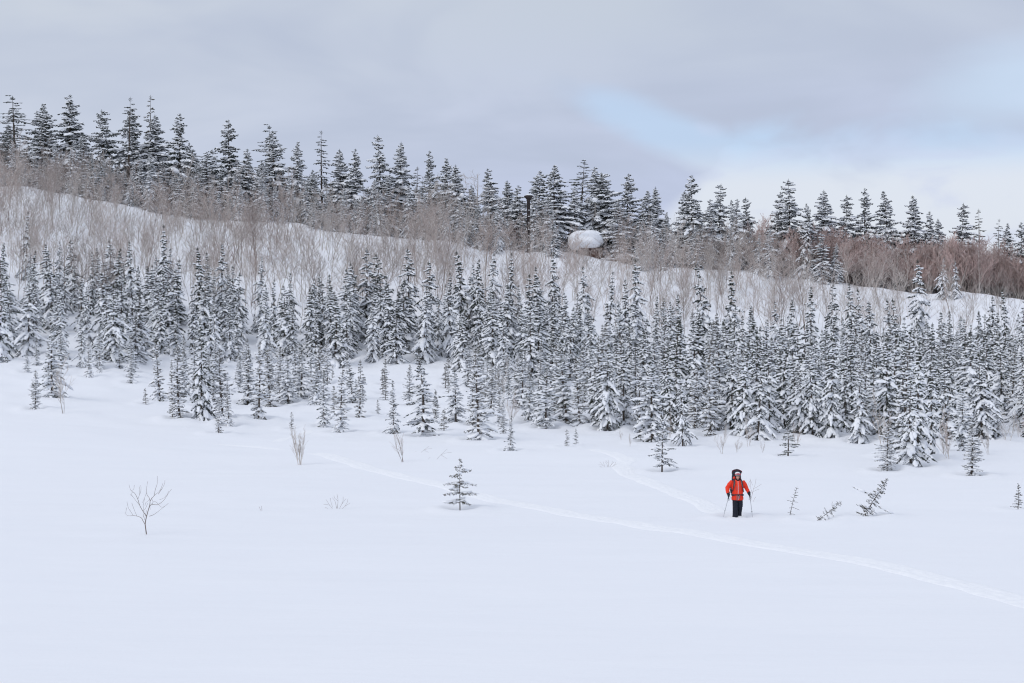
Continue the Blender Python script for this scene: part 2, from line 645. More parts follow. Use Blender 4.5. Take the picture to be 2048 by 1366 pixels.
def conifer(r, H=6., rad=1.0, gap=.22, nb=5, pitch=(.5, -.15), sag=.35, first=.04, shape=.85, tw_len=.42, tw_gap=.11, tw_r=.035,
            snow=.7, clump=.8, droop=.35, miss=.06, bare_top=0.0, irregular=.25, needle='needle', trunk_r=None, extra=(), clump_size=1.0, leader=.35, pad=1.0, pvar=.12, pexp=1.3, bendy=.012):
    wood, fol, sn = Bag(), Bag(), Bag()
    trunk_r = trunk_r or (.012 * H + .01)
    bend = r.normal(0, bendy * H, 2)

    def axis(z):
        t = z / H
        return np.array([bend[0] * math.sin(t * 3.0), bend[1] * math.sin(t * 2.3 + .4) - bend[1] * math.sin(.4), z])
    zs = np.linspace(-.35, H, 9)
    tube(wood, [axis(z) if z > 0 else np.array([axis(0)[0], axis(0)[1], z]) for z in zs], [max(.006, trunk_r * (1 - max(0, z) / H)**.8) for z in zs], 6)

    def branch(z0, az, Lb, p0, sg, dens=1.0, sn_f=1.0):
        o = axis(z0)
        h = np.array([math.cos(az), math.sin(az), 0])
        pe = np.array([-h[1], h[0], 0])
        bow = r.normal(0, .08)

        def pos(s):
            return o + h * (Lb * s) + pe * (bow * Lb * s * s) + np.array([0, 0, Lb * (p0 * s - sg * s * s)])
        ss = np.linspace(0, 1, 5)
        P = np.array([pos(s) for s in ss])
        tube(wood, P, [max(.004, (.005 + .011 * Lb) * (1 - .85 * s)) for s in ss], 3)
        # needles along the outer spine
        for i in range(1, 4):
            d = P[i + 1] - P[i]
            l = np.linalg.norm(d)
            A = frame(d) * np.array([l * 1.15, tw_r * .9, tw_r * .9])
            fol.put('t', TWIG, A, P[i], .22)
        n = max(2, int(Lb * .88 / tw_gap * dens))
        for i in range(n):
            s = .13 + .84 * (i + r.random() * .5) / n
            p = pos(s)
            tl = min(tw_len * Lb / max(rad, .01) * 1.25, tw_len) * (1 - .72 * s) * r.uniform(.65, 1.15) + tw_len * .16
            sl = p0 - 2 * sg * s
            for side in (1, -1):
                if r.random() < .07:
                    continue
                an = r.uniform(.75, 1.15)
                d = h * math.cos(an) + pe * side * math.sin(an)
                d = d + np.array([0, 0, sl * math.cos(an) - droop * r.uniform(.5, 1.5)])
                A = frame(d) * np.array([tl, tw_r * r.uniform(.8, 1.25), tw_r * r.uniform(.8, 1.25)])
                fol.put('t', TWIG, A, p, .25)
                if r.random() < snow * sn_f:
                    dn = d / np.linalg.norm(d)
                    ln = tl * r.uniform(.34, .52)
                    c = p + dn * tl * r.uniform(.40, .62) + np.array([0, 0, tw_r * .75])
                    A = frame(d) * np.array([ln, max(tw_r * 1.15, tl * r.uniform(.13, .24) * pad), tw_r * r.uniform(.8, 1.4)])
                    sn.put('p', ICO0, A, c, .18)
        # heavier pillows of snow lying over the frond
        if Lb > .18:
            nc = r.poisson(clump * sn_f * (1.2 + 1.5 * Lb / max(rad, .3)))
            for _ in range(nc):
                s = r.uniform(.22, .97)
                wd = tw_len * Lb / max(rad, .3) * (1 - .6 * s) * r.uniform(.28, .52) * clump_size + .03
                p = pos(s) + pe * r.normal(0, wd * .5)
                d = h + np.array([0, 0, p0 - 2 * sg * s])
                A = frame(d) * np.array([wd * r.uniform(1.2, 2.4), wd * r.uniform(.65, 1.05), min(.42 * wd + .015, .16) * r.uniform(.8, 1.3)])
                sn.put('c', ICO1, A, p + np.array([0, 0, tw_r * .6]), .13)

    z = first * H
    az0 = r.uniform(0, 6.28)
    lob = r.uniform(0, 6.28)
    while z < H * (1 - leader * .08):
        t = z / H
        prof = (1 - t)**shape
        if t < .12:
            prof *= .80 + .2 * t / .12
        vary = r.uniform(1 - irregular, 1 + irregular * .5)
        Lw = rad * prof * vary + .05
        p0 = pitch[1] + (pitch[0] - pitch[1]) * t**pexp
        az0 += 2.4 + r.normal(0, .3)
        kk = nb if t < .85 else max(3, nb - 1)
        for j in range(kk):
            if r.random() < miss:
                continue
            az = az0 + j * 2 * math.pi / kk + r.normal(0, .22)
            L_ = Lw * r.uniform(.68, 1.12) * (1 + .12 * math.cos(az - lob))
            dens = 1.0
            sf = 1.0
            if bare_top and t > 1 - bare_top:
                dens = .35
                sf = .35
                L_ *= .9
            if r.random() < .10:
                L_ *= r.uniform(1.1, 1.4)
            branch(max(.03, z + r.normal(0, gap * .42)), az, L_, p0 + r.normal(0, pvar), sag * (1 - .6 * t) * r.uniform(.7, 1.3), dens, sf)
        z += gap * (1.15 - .45 * t) * r.uniform(.75, 1.25)
    # leader
    top = axis(H)
    for dz in (.0, .5, 1.0):
        for az in (0.3, 2.4, 4.5):
            d = np.array([math.cos(az + dz * 2), math.sin(az + dz * 2), .55])
            fol.put('t', TWIG, frame(d) * np.array([.06 + .025 * dz + .012 * H, tw_r * .5, tw_r * .5]), top - np.array([0, 0, .02 + dz * .035 * H * .6]), .2)
    fol.put('t', TWIG, frame(np.array([0, 0, 1.])) * np.array([.04 * H + .05, tw_r * .5, tw_r * .5]), top - np.array([0, 0, .02 * H]), .2)
    for ex in extra:
        branch(*ex)
    res = []
    for nm, b, mt in (('trunk', wood, M['bark']), ('crown', fol, M[needle]), ('crown_snow', sn, M['snow'])):
        V, T = b.bake(r)
        if len(V):
            res.append((nm, np_mesh(nm, V, T, [mt])))
    return {'parts': res, 'H': H}


def bare_tree(r, H=8., stems=1, spread=.25, n1=12, n2=5, n3=3, r0=.05, up=.62, twig_mat='twig_red', bark='birch_bark', first=.3, twr=.009, crook=.06, snowy=0.0, seg=5, fan=.0):
    wood, tw, sn = Bag(), Bag(), Bag()

    def wander(o, d, L, n, cr, upb):
        P = [np.array(o, float)]
        d = d / np.linalg.norm(d)
        for i in range(n):
            d = d + r.normal(0, cr, 3) + np.array([0, 0, upb])
            d /= np.linalg.norm(d)
            P.append(P[-1] + d * L / n)
        return np.array(P)

    def pt(P, s):
        q = s * (len(P) - 1)
        i = min(int(q), len(P) - 2)
        return P[i] + (P[i + 1] - P[i]) * (q - i), P[i + 1] - P[i]
    for sidx in range(stems):
        a = r.uniform(0, 6.28)
        lean = spread * (r.uniform(.3, 1) if stems > 1 else r.uniform(0, .5))
        Hs = H * (1 if sidx == 0 else r.uniform(.6, .95))
        base = np.array([r.normal(0, .06), r.normal(0, .06), -.3]) if stems > 1 else np.array([0, 0, -.3])
        P = wander(base, np.array([math.cos(a) * lean, math.sin(a) * lean, 1.]), Hs + .3, 9, crook, .05)
        rs = r0 * Hs / H
        tube(wood, P, [rs * (1 - .86 * i / 9)**.9 + .003 for i in range(10)], seg)
        k1 = max(2, int(n1 * Hs / H))
        for i in range(k1):
            s = first + (1 - first) * (i + r.random()) / k1 * .98
            o, dd = pt(P, s)
            az = r.uniform(0, 6.28)
            L1 = H * (.20 + .24 * (1 - s)) * r.uniform(.6, 1.25)
            d = dd / np.linalg.norm(dd) * up + np.array([math.cos(az), math.sin(az), .15]) * (1 - up + fan)
            Q = wander(o, d, L1, 5, crook * 1.5, .07)
            rb = rs * (1 - .8 * s) * .45 + .003
            tube(wood, Q, [rb * (1 - .8 * j / 5) + .002 for j in range(6)], 3)
            if snowy and r.random() < snowy:
                c, e = pt(Q, r.uniform(.2, .8))
                sn.put('c', ICO1, frame(e) * np.array([.22, .09, .07]) * r.uniform(.6, 1.8), c + np.array([0, 0, .05]), .15)
            for j in range(n2):
                s2 = .2 + .8 * (j + r.random()) / n2
                o2, d2 = pt(Q, min(s2, .99))
                az = r.uniform(0, 6.28)
                d = d2 / np.linalg.norm(d2) * .75 + np.array([math.cos(az), math.sin(az), .35]) * .5
                L2 = L1 * r.uniform(.3, .55)
                W = wander(o2, d, L2, 3, crook * 1.8, .06)
                tube(tw, W, [twr * 1.3, twr, twr * .8, twr * .35], 3)
                for k in range(n3):
                    o3, d3 = pt(W, r.uniform(.2, .9))
                    az = r.uniform(0, 6.28)
                    d = d3 / np.linalg.norm(d3) * .8 + np.array([math.cos(az), math.sin(az), .3]) * .5
                    W3 = wander(o3, d, L2 * r.uniform(.35, .6), 2, .1, .03)
                    tube(tw, W3, [twr * .9, twr * .7, twr * .25], 3)
    res = []
    for nm, b, mt in (('trunk', wood, M[bark]), ('crown', tw, M[twig_mat]), ('crown_snow', sn, M['snow'])):
        V, T = b.bake(r)
        if len(V):
            res.append((nm, np_mesh(nm, V, T, [mt])))
    return {'parts': res, 'H': H}


def G(s):
    return np.random.default_rng(s)


V_ = {
    'mid': [conifer(G(100 + i), H=7.2, rad=[1.7, 1.45, 1.95, 1.2, 1.65, 2.0, 1.4, 1.8, 1.55, 1.3][i], gap=[.38, .34, .42, .34, .40, .44, .36, .40, .34, .36][i], nb=5,
                    pitch=[(.3, -.75), (.35, -.6), (.2, -.85), (.4, -.5), (.25, -.9), (.3, -.7), (.3, -.8), (.45, -.45), (.25, -.95), (.4, -.6)][i], pexp=2.0, bendy=[.01, .02, .012, .03, .01, .015, .012, .025, .01, .04][i],
                    sag=[.25, .35, .2, .35, .2, .3, .2, .35, .15, .3][i], tw_len=.52, tw_gap=.15, pad=1.5, pvar=.20, tw_r=.05, droop=.45,
                    snow=[.55, .45, .6, .35, .68, .5, .5, .45, .7, .4][i], clump=[2.2, 1.5, 2.6, 1.0, 3.4, 2.0, 1.6, 1.2, 3.2, 1.2][i], shape=[.85, .85, .8, .7, .9, .8, .9, .75, .8, .7][i], irregular=.55, miss=.12,
                    clump_size=1.2, bare_top=[0, 0, 0, .12, 0, 0, 0, .15, 0, 0][i]) for i in range(10)],
    'young': [conifer(G(200 + i), H=4.6, rad=[.78, .92, .72, 1.0, .85, .75][i], gap=.21, nb=5, pvar=.18, pitch=(.6, -.22), sag=[.2, .3, .15, .35, .25, .2][i], tw_len=.32, tw_gap=.095, tw_r=.027,
                      snow=[.6, .55, .55, .6, .6, .55][i], clump=[1.0, 1.6, .9, 2.0, 1.3, 1.1][i], pad=1.3, shape=[.8, .85, .75, .8, .95, .7][i], needle=['needle_frost', 'needle', 'needle_frost', 'needle', 'needle', 'needle_frost'][i],
                      irregular=.5, miss=.14, clump_size=1.1) for i in range(6)],
    'sapling': [conifer(G(300 + i), H=1.7, rad=[.42, .5, .34][i], gap=.15, nb=4, pitch=(.6, .0), sag=.15, tw_len=.2, tw_gap=.075, tw_r=.018, snow=.4, clump=.2, shape=.75,
                        needle=['needle_frost', 'needle', 'needle_frost'][i], irregular=.5, miss=.2, clump_size=.7) for i in range(3)],
    'spruce': [conifer(G(400 + i), H=14., pvar=.17, pad=1.1, rad=[3.2, 2.9, 3.6, 2.8, 3.1, 3.8][i], gap=[.44, .42, .5, .4, .46, .52][i], nb=6, pexp=1.7, pitch=[(.5, -.45), (.45, -.5), (.4, -.35), (.5, -.55), (.4, -.5), (.3, -.4)][i],
                       sag=[.22, .3, .15, .3, .2, .18][i], tw_len=.95, tw_gap=.20, tw_r=.075, snow=[.8, .85, .7, .85, .9, .8][i], clump=[2.1, 2.4, 1.5, 2.6, 3.6, 2.1][i], shape=[.62, .72, .6, .72, .6, .55][i], irregular=.5,
                       miss=.14, needle='needle_dark', droop=.45, clump_size=1.1, trunk_r=.17) for i in range(6)],
    'sparse': [conifer(G(500 + i), H=14., rad=[2.1, 2.6, 1.5][i], gap=[.62, .6, .7][i], nb=5, pitch=(.15, -.35), sag=.15, tw_len=.7, tw_gap=.28, tw_r=.055, snow=.55, clump=.45,
                       shape=[.45, .5, .35][i], irregular=.55, miss=.25, bare_top=[.3, .2, .5][i], needle=['needle_dark', 'needle_dark', 'needle_frost'][i], droop=.35, clump_size=.7, trunk_r=.15) for i in range(3)],
    'birch': [bare_tree(G(600 + i), H=8.2, stems=[1, 1, 2, 1, 3, 2, 1, 2][i], n1=[13, 11, 13, 12, 16, 13, 14, 14][i], n2=5, n3=4, r0=[.045, .035, .035, .055, .03, .035, .045, .035][i],
                        spread=[.15, .2, .22, .1, .28, .2, .12, .25][i], twig_mat=['twig_red', 'twig_pale', 'twig_red', 'twig_pale', 'twig_red', 'twig_pale', 'twig_red', 'twig_red'][i],
                        bark=['birch_bark', 'birch_bark', 'alder_bark', 'birch_bark', 'birch_bark', 'birch_bark', 'alder_bark', 'birch_bark'][i], first=.28, up=.52, twr=.0085, crook=.10) for i in range(8)],
    'ridge_birch': [bare_tree(G(700 + i), H=7., stems=[2, 1, 3, 2][i], n1=[18, 15, 20, 18][i], n2=6, n3=3, r0=.09, spread=.35, twig_mat=['twig_pale', 'twig_pale', 'twig_red', 'twig_pale'][i], bark='birch_bark',
                              first=.2, up=.5, twr=.017, crook=.12, snowy=.35) for i in range(4)],
    'pale_scrub': [bare_tree(G(850 + i), H=4.5, stems=3, n1=13, n2=5, n3=3, r0=.05, spread=.5, twig_mat='twig_pale', bark='birch_bark', first=.2, up=.55, twr=.017, crook=.12, snowy=.5) for i in range(3)],
    'scrub': [bare_tree(G(800 + i), H=5.5, stems=4, n1=16, n2=6, n3=3, r0=.045, spread=.45, twig_mat='thicket_twigs', bark=['birch_bark', 'alder_bark', 'birch_bark'][i], first=.2, up=.66, twr=.015, crook=.08) for i in range(3)],
}


def plant(name, var, loc, h, cat, label, rot=None, group=None, fat=1.0, lean=(0, 0)):
    s = h / var['H']
    o = thing(name, label, cat, loc, (lean[0], lean[1], random.uniform(0, 6.28) if rot is None else rot), group)
    o.scale = (s * fat, s * fat, s)
    for nm, me in var['parts']:
        c = link(nm, me, o)
        if nm == 'crown_snow':
            c['kind'] = 'stuff'
    return o


# ------------------------------------------------------------------ where things stand
firs, spruces, birches = [], [], []      # dicts: u, v_base, x, y, z, h, kind, var


def add(lst, cls, p, h, i=None, fat=None, lean=(0, 0), label=None, keep=False):
    vs = V_[cls]
    i = random.randrange(len(vs)) if i is None else i
    u, v = px_of(p)
    lst.append(dict(cls=cls, i=i, p=p, h=h, u=u, v=v, px=h * F / p[1], fat=fat or random.uniform(.78, 1.22), lean=lean, label=label, keep=keep))


# front firs and saplings read off the photograph: (u, v_base, v_top, class, variant)
front = [(54, 745, 700, 'young', 1), (104, 797, 655, 'young', 3), (70, 818, 742, 'young', 2), (200, 737, 655, 'young', 1), (165, 735, 640, 'mid', 0), (265, 745, 672, 'young', 3), (320, 803, 680, 'young', 0),
         (292, 808, 778, 'sapling', 0), (360, 843, 695, 'young', 2), (345, 838, 798, 'sapling', 2), (403, 844, 640, 'mid', 1), (437, 867, 795, 'young', 5), (458, 853, 765, 'young', 0), (447, 842, 700, 'young', 2),
         (495, 812, 700, 'young', 4), (517, 840, 685, 'young', 0), (540, 815, 700, 'young', 2), (576, 808, 715, 'young', 3), (600, 800, 690, 'young', 1), (632, 806, 690, 'young', 5), (583, 857, 825, 'sapling', 2),
         (650, 855, 742, 'young', 1), (681, 867, 732, 'young', 0), (718, 835, 722, 'young', 2), (705, 806, 700, 'young', 4), (768, 770, 722, 'sapling', 0), (786, 868, 762, 'young', 4), (756, 828, 800, 'sapling', 2),
         (846, 875, 700, 'young', 1), (820, 812, 730, 'young', 5), (873, 842, 785, 'young', 2), (888, 862, 820, 'sapling', 0), (912, 848, 735, 'young', 3), (958, 883, 700, 'young', 0), (1008, 868, 800, 'young', 5),
         (1020, 902, 832, 'young', 4), (980, 830, 730, 'young', 2), (1035, 812, 730, 'young', 1), (1060, 840, 740, 'young', 5), (1092, 860, 730, 'young', 1), (1135, 850, 690, 'young', 4), (1160, 858, 715, 'young', 0),
         (1134, 894, 860, 'sapling', 2), (1152, 890, 858, 'sapling', 1), (1190, 858, 735, 'mid', 3), (1215, 864, 690, 'mid', 5), (1248, 860, 700, 'mid', 0), (1275, 850, 690, 'young', 1), (1282, 884, 855, 'sapling', 1),
         (1305, 888, 715, 'young', 3), (1365, 895, 755, 'mid', 2), (1345, 872, 700, 'mid', 3), (1576, 913, 848, 'sapling', 1), (1775, 943, 845, 'young', 5), (1822, 936, 760, 'mid', 2), (1835, 925, 690, 'mid', 1),
         (1862, 918, 725, 'mid', 0), (1808, 915, 700, 'young', 0), (1943, 952, 850, 'young', 2), (1925, 905, 760, 'young', 3), (2036, 1019, 970, 'sapling', 0), (1490, 880, 690, 'mid', 1), (1515, 884, 720, 'mid', 0),
         (1540, 878, 700, 'mid', 4), (1600, 880, 715, 'mid', 5), (1625, 882, 700, 'mid', 2), (1660, 884, 680, 'mid', 0), (1690, 880, 720, 'mid', 6), (1720, 890, 735, 'mid', 4), (1745, 882, 720, 'young', 1),
         (1460, 868, 690, 'mid', 6), (1430, 868, 720, 'young', 0), (1395, 866, 730, 'young', 3), (1570, 868, 690, 'mid', 3), (1995, 880, 780, 'mid', 1), (1965, 875, 720, 'mid', 6)]
for u, vb, vt, cls, i in front:
    p = at_uv(u, vb)
    h = (vb - vt) * p[1] / F
    add(firs, cls, p, h, i, fat={1943: 1.75, 1775: 1.7, 1576: 1.5, 958: 1.3, 846: 1.25, 403: .8}.get(u, random.uniform(1.0, 1.4) if cls != 'mid' else random.uniform(.8, 1.05)), keep=True)

# tops of the taller firs further back: (u, v_top, distance, class)
for u, vt, d in [(50, 425, 176), (95, 490, 160), (180, 505, 163), (265, 485, 160), (325, 452, 163), (355, 520, 150), (395, 497, 158), (440, 490, 160), (520, 515, 160), (550, 560, 150), (20, 570, 150), (120, 560, 150),
                 (232, 590, 140), (660, 575, 150), (696, 540, 154), (731, 500, 160), (763, 510, 160), (815, 500, 162), (860, 525, 156), (845, 575, 146), (926, 505, 160), (962, 520, 157), (990, 508, 161),
                 (1018, 508, 162), (1062, 550, 152), (1078, 535, 155), (1103, 505, 163), (1165, 535, 158), (1212, 545, 155), (1240, 560, 152), (1277, 520, 158), (1317, 595, 150), (1409, 530, 160), (1461, 545, 158),
                 (1550, 605, 150), (1580, 600, 152), (1625, 575, 160), (1665, 570, 161), (1712, 568, 160), (1725, 580, 156), (1742, 605, 150), (1786, 600, 152), (1800, 600, 150), (1835, 522, 170),
                 (1890, 625, 150), (1930, 640, 146), (1957, 625, 152), (1985, 595, 158), (2010, 580, 162), (2040, 595, 156)]:
    p = at_ud(u, d)
    vb = px_of(p)[1]
    h = (vb - vt) * d / F
    add(firs, 'mid', p, h, None, fat=random.uniform(.72, 1.1), keep=True)
for u, vt, vb in [(1886, 515, 598), (1912, 524, 598), (1610, 420, 556), (1667, 470, 557), (330, 560, 690), (1452, 520, 560), (1590, 530, 556)]:
    p = at_uv(u, vb)
    h = min(12, (vb - vt) * p[1] / F)
    add(firs, 'mid', p, h, None, fat=.85, keep=True)


def far_enough(lst, x, y, d):
    return all((a['p'][0] - x)**2 + (a['p'][1] - y)**2 > d * d for a in lst)


def scatter(lst, cls, n, u0, u1, d0, d1, h0, h1, mind, ok=None, weights=None):
    k = tries = 0
    while k < n and tries < n * 30:
        tries += 1
        u = random.uniform(u0, u1)
        d = random.uniform(d0, d1)
        if ok and not ok(u, d):
            continue
        p = at_ud(u, d)
        if not far_enough(lst, p[0], p[1], mind):
            continue
        c = cls if isinstance(cls, str) else random.choice(cls)
        add(lst, c, p, random.uniform(h0, h1))
        k += 1


def lerp(x, pts):
    return float(np.interp(x, [a for a, _ in pts], [b for _, b in pts]))


# nearest distance at which the dense stand begins, by column
stand_front = [(-80, 131), (180, 133), (330, 137), (520, 137), (640, 141), (760, 143), (900, 141), (1050, 134), (1180, 108), (1260, 99), (1420, 96), (1560, 94), (1740, 93), (1790, 90), (1870, 91), (1960, 96), (2120, 100)]
stand_back = [(-80, 172), (300, 168), (560, 166), (680, 166), (1120, 166), (1300, 160), (1380, 158), (1500, 158), (2120, 165)]
inside = lambda u, d: lerp(u, stand_front) < d < lerp(u, stand_back)
scatter(firs, 'mid', 95, -80, 660, 130, 172, 4.5, 7.5, 1.5, inside)
scatter(firs, 'mid', 75, 620, 1200, 132, 168, 5.0, 7.8, 1.5, inside)
scatter(firs, ['mid', 'young', 'mid'], 190, 1180, 2120, 92, 162, 4.6, 7.2, 1.25, inside)
scatter(firs, 'young', 34, 930, 1240, 104, 136, 2.6, 5.0, 1.4)
scatter(firs, 'young', 26, 330, 660, 112, 136, 2.2, 4.4, 1.6)
scatter(firs, 'sapling', 12, 640, 960, 112, 138, 1.0, 2.0, 2.0)
scatter(firs, 'young', 8, 20, 300, 124, 133, 2, 3.6, 2.0)

# ridge spruces: (u, v_top, distance, class, variant, fat)
for u, vt, d, cls, i, fat in [
        (35, 196, 240, 'sparse', 1, 1.25), (8, 250, 244, 'spruce', 1, 1), (75, 207, 242, 'spruce', 0, .8), (88, 224, 239, 'spruce', 2, .85), (145, 192, 241, 'spruce', 1, .95), (165, 270, 237, 'spruce', 3, .8),
        (208, 221, 240, 'spruce', 5, .72), (254, 198, 237, 'sparse', 0, .9), (270, 218, 242, 'spruce', 4, .85), (302, 195, 243, 'sparse', 2, .75), (318, 232, 240, 'spruce', 3, 1.0), (354, 229, 238, 'spruce', 2, .7),
        (385, 300, 240, 'spruce', 4, .8), (415, 305, 236, 'spruce', 4, .95), (458, 240, 238, 'spruce', 2, .72), (487, 300, 236, 'spruce', 1, .85), (538, 252, 241, 'sparse', 1, 1.0), (553, 262, 238, 'spruce', 4, .8),
        (588, 286, 239, 'spruce', 0, .6), (525, 330, 235, 'spruce', 3, .8), (646, 264, 244, 'sparse', 0, .85), (625, 350, 236, 'spruce', 1, .8), (680, 300, 240, 'spruce', 3, .8), (712, 299, 238, 'spruce', 1, .7),
        (760, 273, 238, 'spruce', 5, .55), (797, 287, 240, 'spruce', 3, .75), (775, 350, 235, 'spruce', 4, .8), (830, 335, 250, 'sparse', 2, .9), (861, 304, 242, 'spruce', 2, .52), (890, 317, 240, 'spruce', 0, .65),
        (918, 332, 237, 'spruce', 3, .8), (945, 372, 240, 'spruce', 1, .8), (986, 338, 256, 'spruce', 1, .85), (1018, 363, 246, 'spruce', 3, .8), (1030, 372, 240, 'spruce', 1, .8), (1072, 342, 241, 'spruce', 4, .9),
        (1115, 332, 238, 'spruce', 0, .85), (1095, 400, 235, 'spruce', 4, .7), (1165, 326, 243, 'sparse', 1, 1.1), (1187, 336, 240, 'spruce', 4, .75), (1150, 375, 238, 'spruce', 1, .7), (1220, 348, 239, 'spruce', 5, .85),
        (1205, 352, 241, 'spruce', 0, .8), (1256, 350, 241, 'spruce', 2, .75), (1290, 383, 239, 'spruce', 0, .75), (1309, 377, 244, 'spruce', 3, .7), (1240, 400, 235, 'spruce', 4, .85), (1380, 353, 240, 'spruce', 2, .7),
        (1366, 384, 243, 'spruce', 4, .7), (1432, 370, 242, 'spruce', 5, .6), (1415, 400, 238, 'spruce', 4, .7), (1470, 400, 240, 'spruce', 4, .6), (1503, 397, 246, 'spruce', 5, .5), (1574, 362, 240, 'spruce', 5, .7),
        (1551, 385, 242, 'spruce', 2, .65), (1643, 384, 242, 'spruce', 3, .9), (1657, 408, 246, 'spruce', 1, .8), (1620, 408, 236, 'spruce', 1, .6), (1695, 394, 243, 'spruce', 5, .65), (1733, 379, 243, 'spruce', 2, .6),
        (1777, 385, 244, 'spruce', 0, .7), (1828, 393, 242, 'spruce', 1, .85), (1860, 425, 252, 'spruce', 1, .7), (1882, 440, 254, 'spruce', 3, .7), (1926, 410, 244, 'spruce', 5, .6), (1960, 421, 252, 'sparse', 2, .8),
        (1993, 440, 252, 'sparse', 0, .7), (2020, 448, 246, 'spruce', 0, .5), (2046, 446, 242, 'spruce', 2, .6), (2080, 440, 243, 'spruce', 1, .8), (-30, 230, 242, 'spruce', 0, .9)]:
    p = at_ud(u, d)
    h = (px_of(p)[1] - vt) * d / F
    add(spruces, cls, p, h, i, fat=fat * (14 / max(h, 6))**.5 * 1.75, keep=True)
# lower spruces filling the ridge edge
ridge_ok = lambda u, d: u < 1330
ridge_ok = lambda u, d: u < 1330 and not (1020 < u < 1092 and d < 236) and not (1115 < u < 1250 and d < 238)
scatter(spruces, 'spruce', 100, -40, 1340, 231, 246, 4.5, 9.5, 1.9, ridge_ok)
scatter(spruces, 'spruce', 22, 1300, 1690, 232, 244, 5.0, 9.0, 2.0)
scatter(spruces, 'spruce', 45, -60, 1500, 246, 262, 8.0, 12.5, 2.0)
scatter(spruces, 'spruce', 75, -60, 1500, 229, 236, 3.0, 7.0, 1.6, ridge_ok)

# birches of the slope and of the ridge
dens_slope = [(-80, 1), (560, .95), (700, .7), (900, .75), (1150, .6), (1300, .95), (1500, 1), (1600, .6), (1720, .3), (2100, .06)]
slope_ok = lambda u, d: not (d > 212 and (1030 < u < 1085 or 1125 < u < 1235)) and random.random() < lerp(u, dens_slope) and (d > 168 or random.random() < .5)
scatter(birches, 'birch', 600, -80, 2100, 160, 226, 3.5, 9.0, .6, slope_ok)
clear = lambda u, d: not (1020 < u < 1092 and d < 237) and not (1110 < u < 1250 and d < 239)
scatter(birches, 'ridge_birch', 62, -60, 1660, 231, 248, 4.0, 7.5, 1.2, clear)
scatter(birches, 'birch', 70, -80, 900, 190, 219, 4.5, 8.0, .5)
scatter(birches, 'birch', 40, 760, 1560, 210, 229, 5.0, 8.5, .6, slope_ok)
for u, vb, vt in [(876, 640, 470), (815, 610, 465), (1325, 690, 500), (1610, 690, 520), (1758, 620, 500), (1765, 590, 480), (1900, 640, 500)]:
    p = at_uv(u, vb)
    add(birches, 'birch', p, (vb - vt) * p[1] / F, 6, keep=True)
thicket = []
thick_ok = lambda u, d: True
scatter(thicket, 'scrub', 360, 1500, 2130, 233, 256, 5.0, 8.2, .5, lambda u, d: random.random() < lerp(u, [(1500, .3), (1680, 1), (2130, 1)]))
scatter(thicket, ['pale_scrub', 'pale_scrub', 'scrub'], 70, -60, 1560, 236, 252, 2.0, 5.0, .8, lambda u, d: clear(u, d) and (u > 650 or random.random() < .5))


# ------------------------------------------------------------------ labels that place each plant by landmarks
ZONES = [(230, 'upslope of the twin-stemmed bare birch'), (430, 'upslope of the little bare tree standing alone'), (720, 'upslope of the broom-shaped shrub'), (985, 'upslope of the lone open-branched sapling'),
         (1130, 'downhill of the dark vent pipe'), (1290, 'downhill of the snow-capped hut'), (1420, 'upslope of the fir with bare foot'), (1550, 'directly behind the skier'),
         (1690, 'behind the toppled thin saplings'), (1860, 'behind the cross-shaped leaning sapling'), (9999, 'behind the cut-off sapling at the edge')]
RZ = [(110, 'at the highest end of the ridge'), (230, 'near the high end of the ridge'), (400, 'beside the snow-loaded bent limb'), (620, 'high above the broom-shaped shrub'), (840, 'high above the thin forked shrub'),
      (1035, 'between snow lump and vent pipe'), (1135, 'next to the dark vent pipe'), (1260, 'over the snow-capped hut'), (1450, 'on the ridge past the hut'), (1680, 'on the ridge above the skier'),
      (1850, 'over the red-brown thicket'), (9999, 'at the low end of the ridge')]
LOOK = {'mid': ['broad snow-laden', 'slim snow-laden', 'bushy white-padded', 'dark narrow', 'heavily plastered', 'wide ragged', 'pointed snowy', 'thin-topped', 'drooping white', 'bent-stemmed'],
        'young': ['rimed grey-green', 'dark bushy', 'thin rimed', 'broad dark snowy', 'slender dark', 'frosty open'],
        'sapling': ['tiny frosty', 'tiny dark', 'tiny thin'],
        'spruce': ['dark tiered', 'tall narrow', 'open spreading', 'dense pointed', 'snow-clotted', 'wide heavy'],
        'sparse': ['gaunt sparse', 'ragged thin-topped', 'nearly dead bare-topped'],
        'birch': ['slim pale', 'slim frosty', 'grey two-stemmed', 'straight pale', 'many-stemmed', 'pale two-stemmed', 'grey-brown', 'reddish two-stemmed'],
        'ridge_birch': ['crooked two-stemmed', 'crooked frosty', 'spreading three-stemmed', 'gnarled pale']}


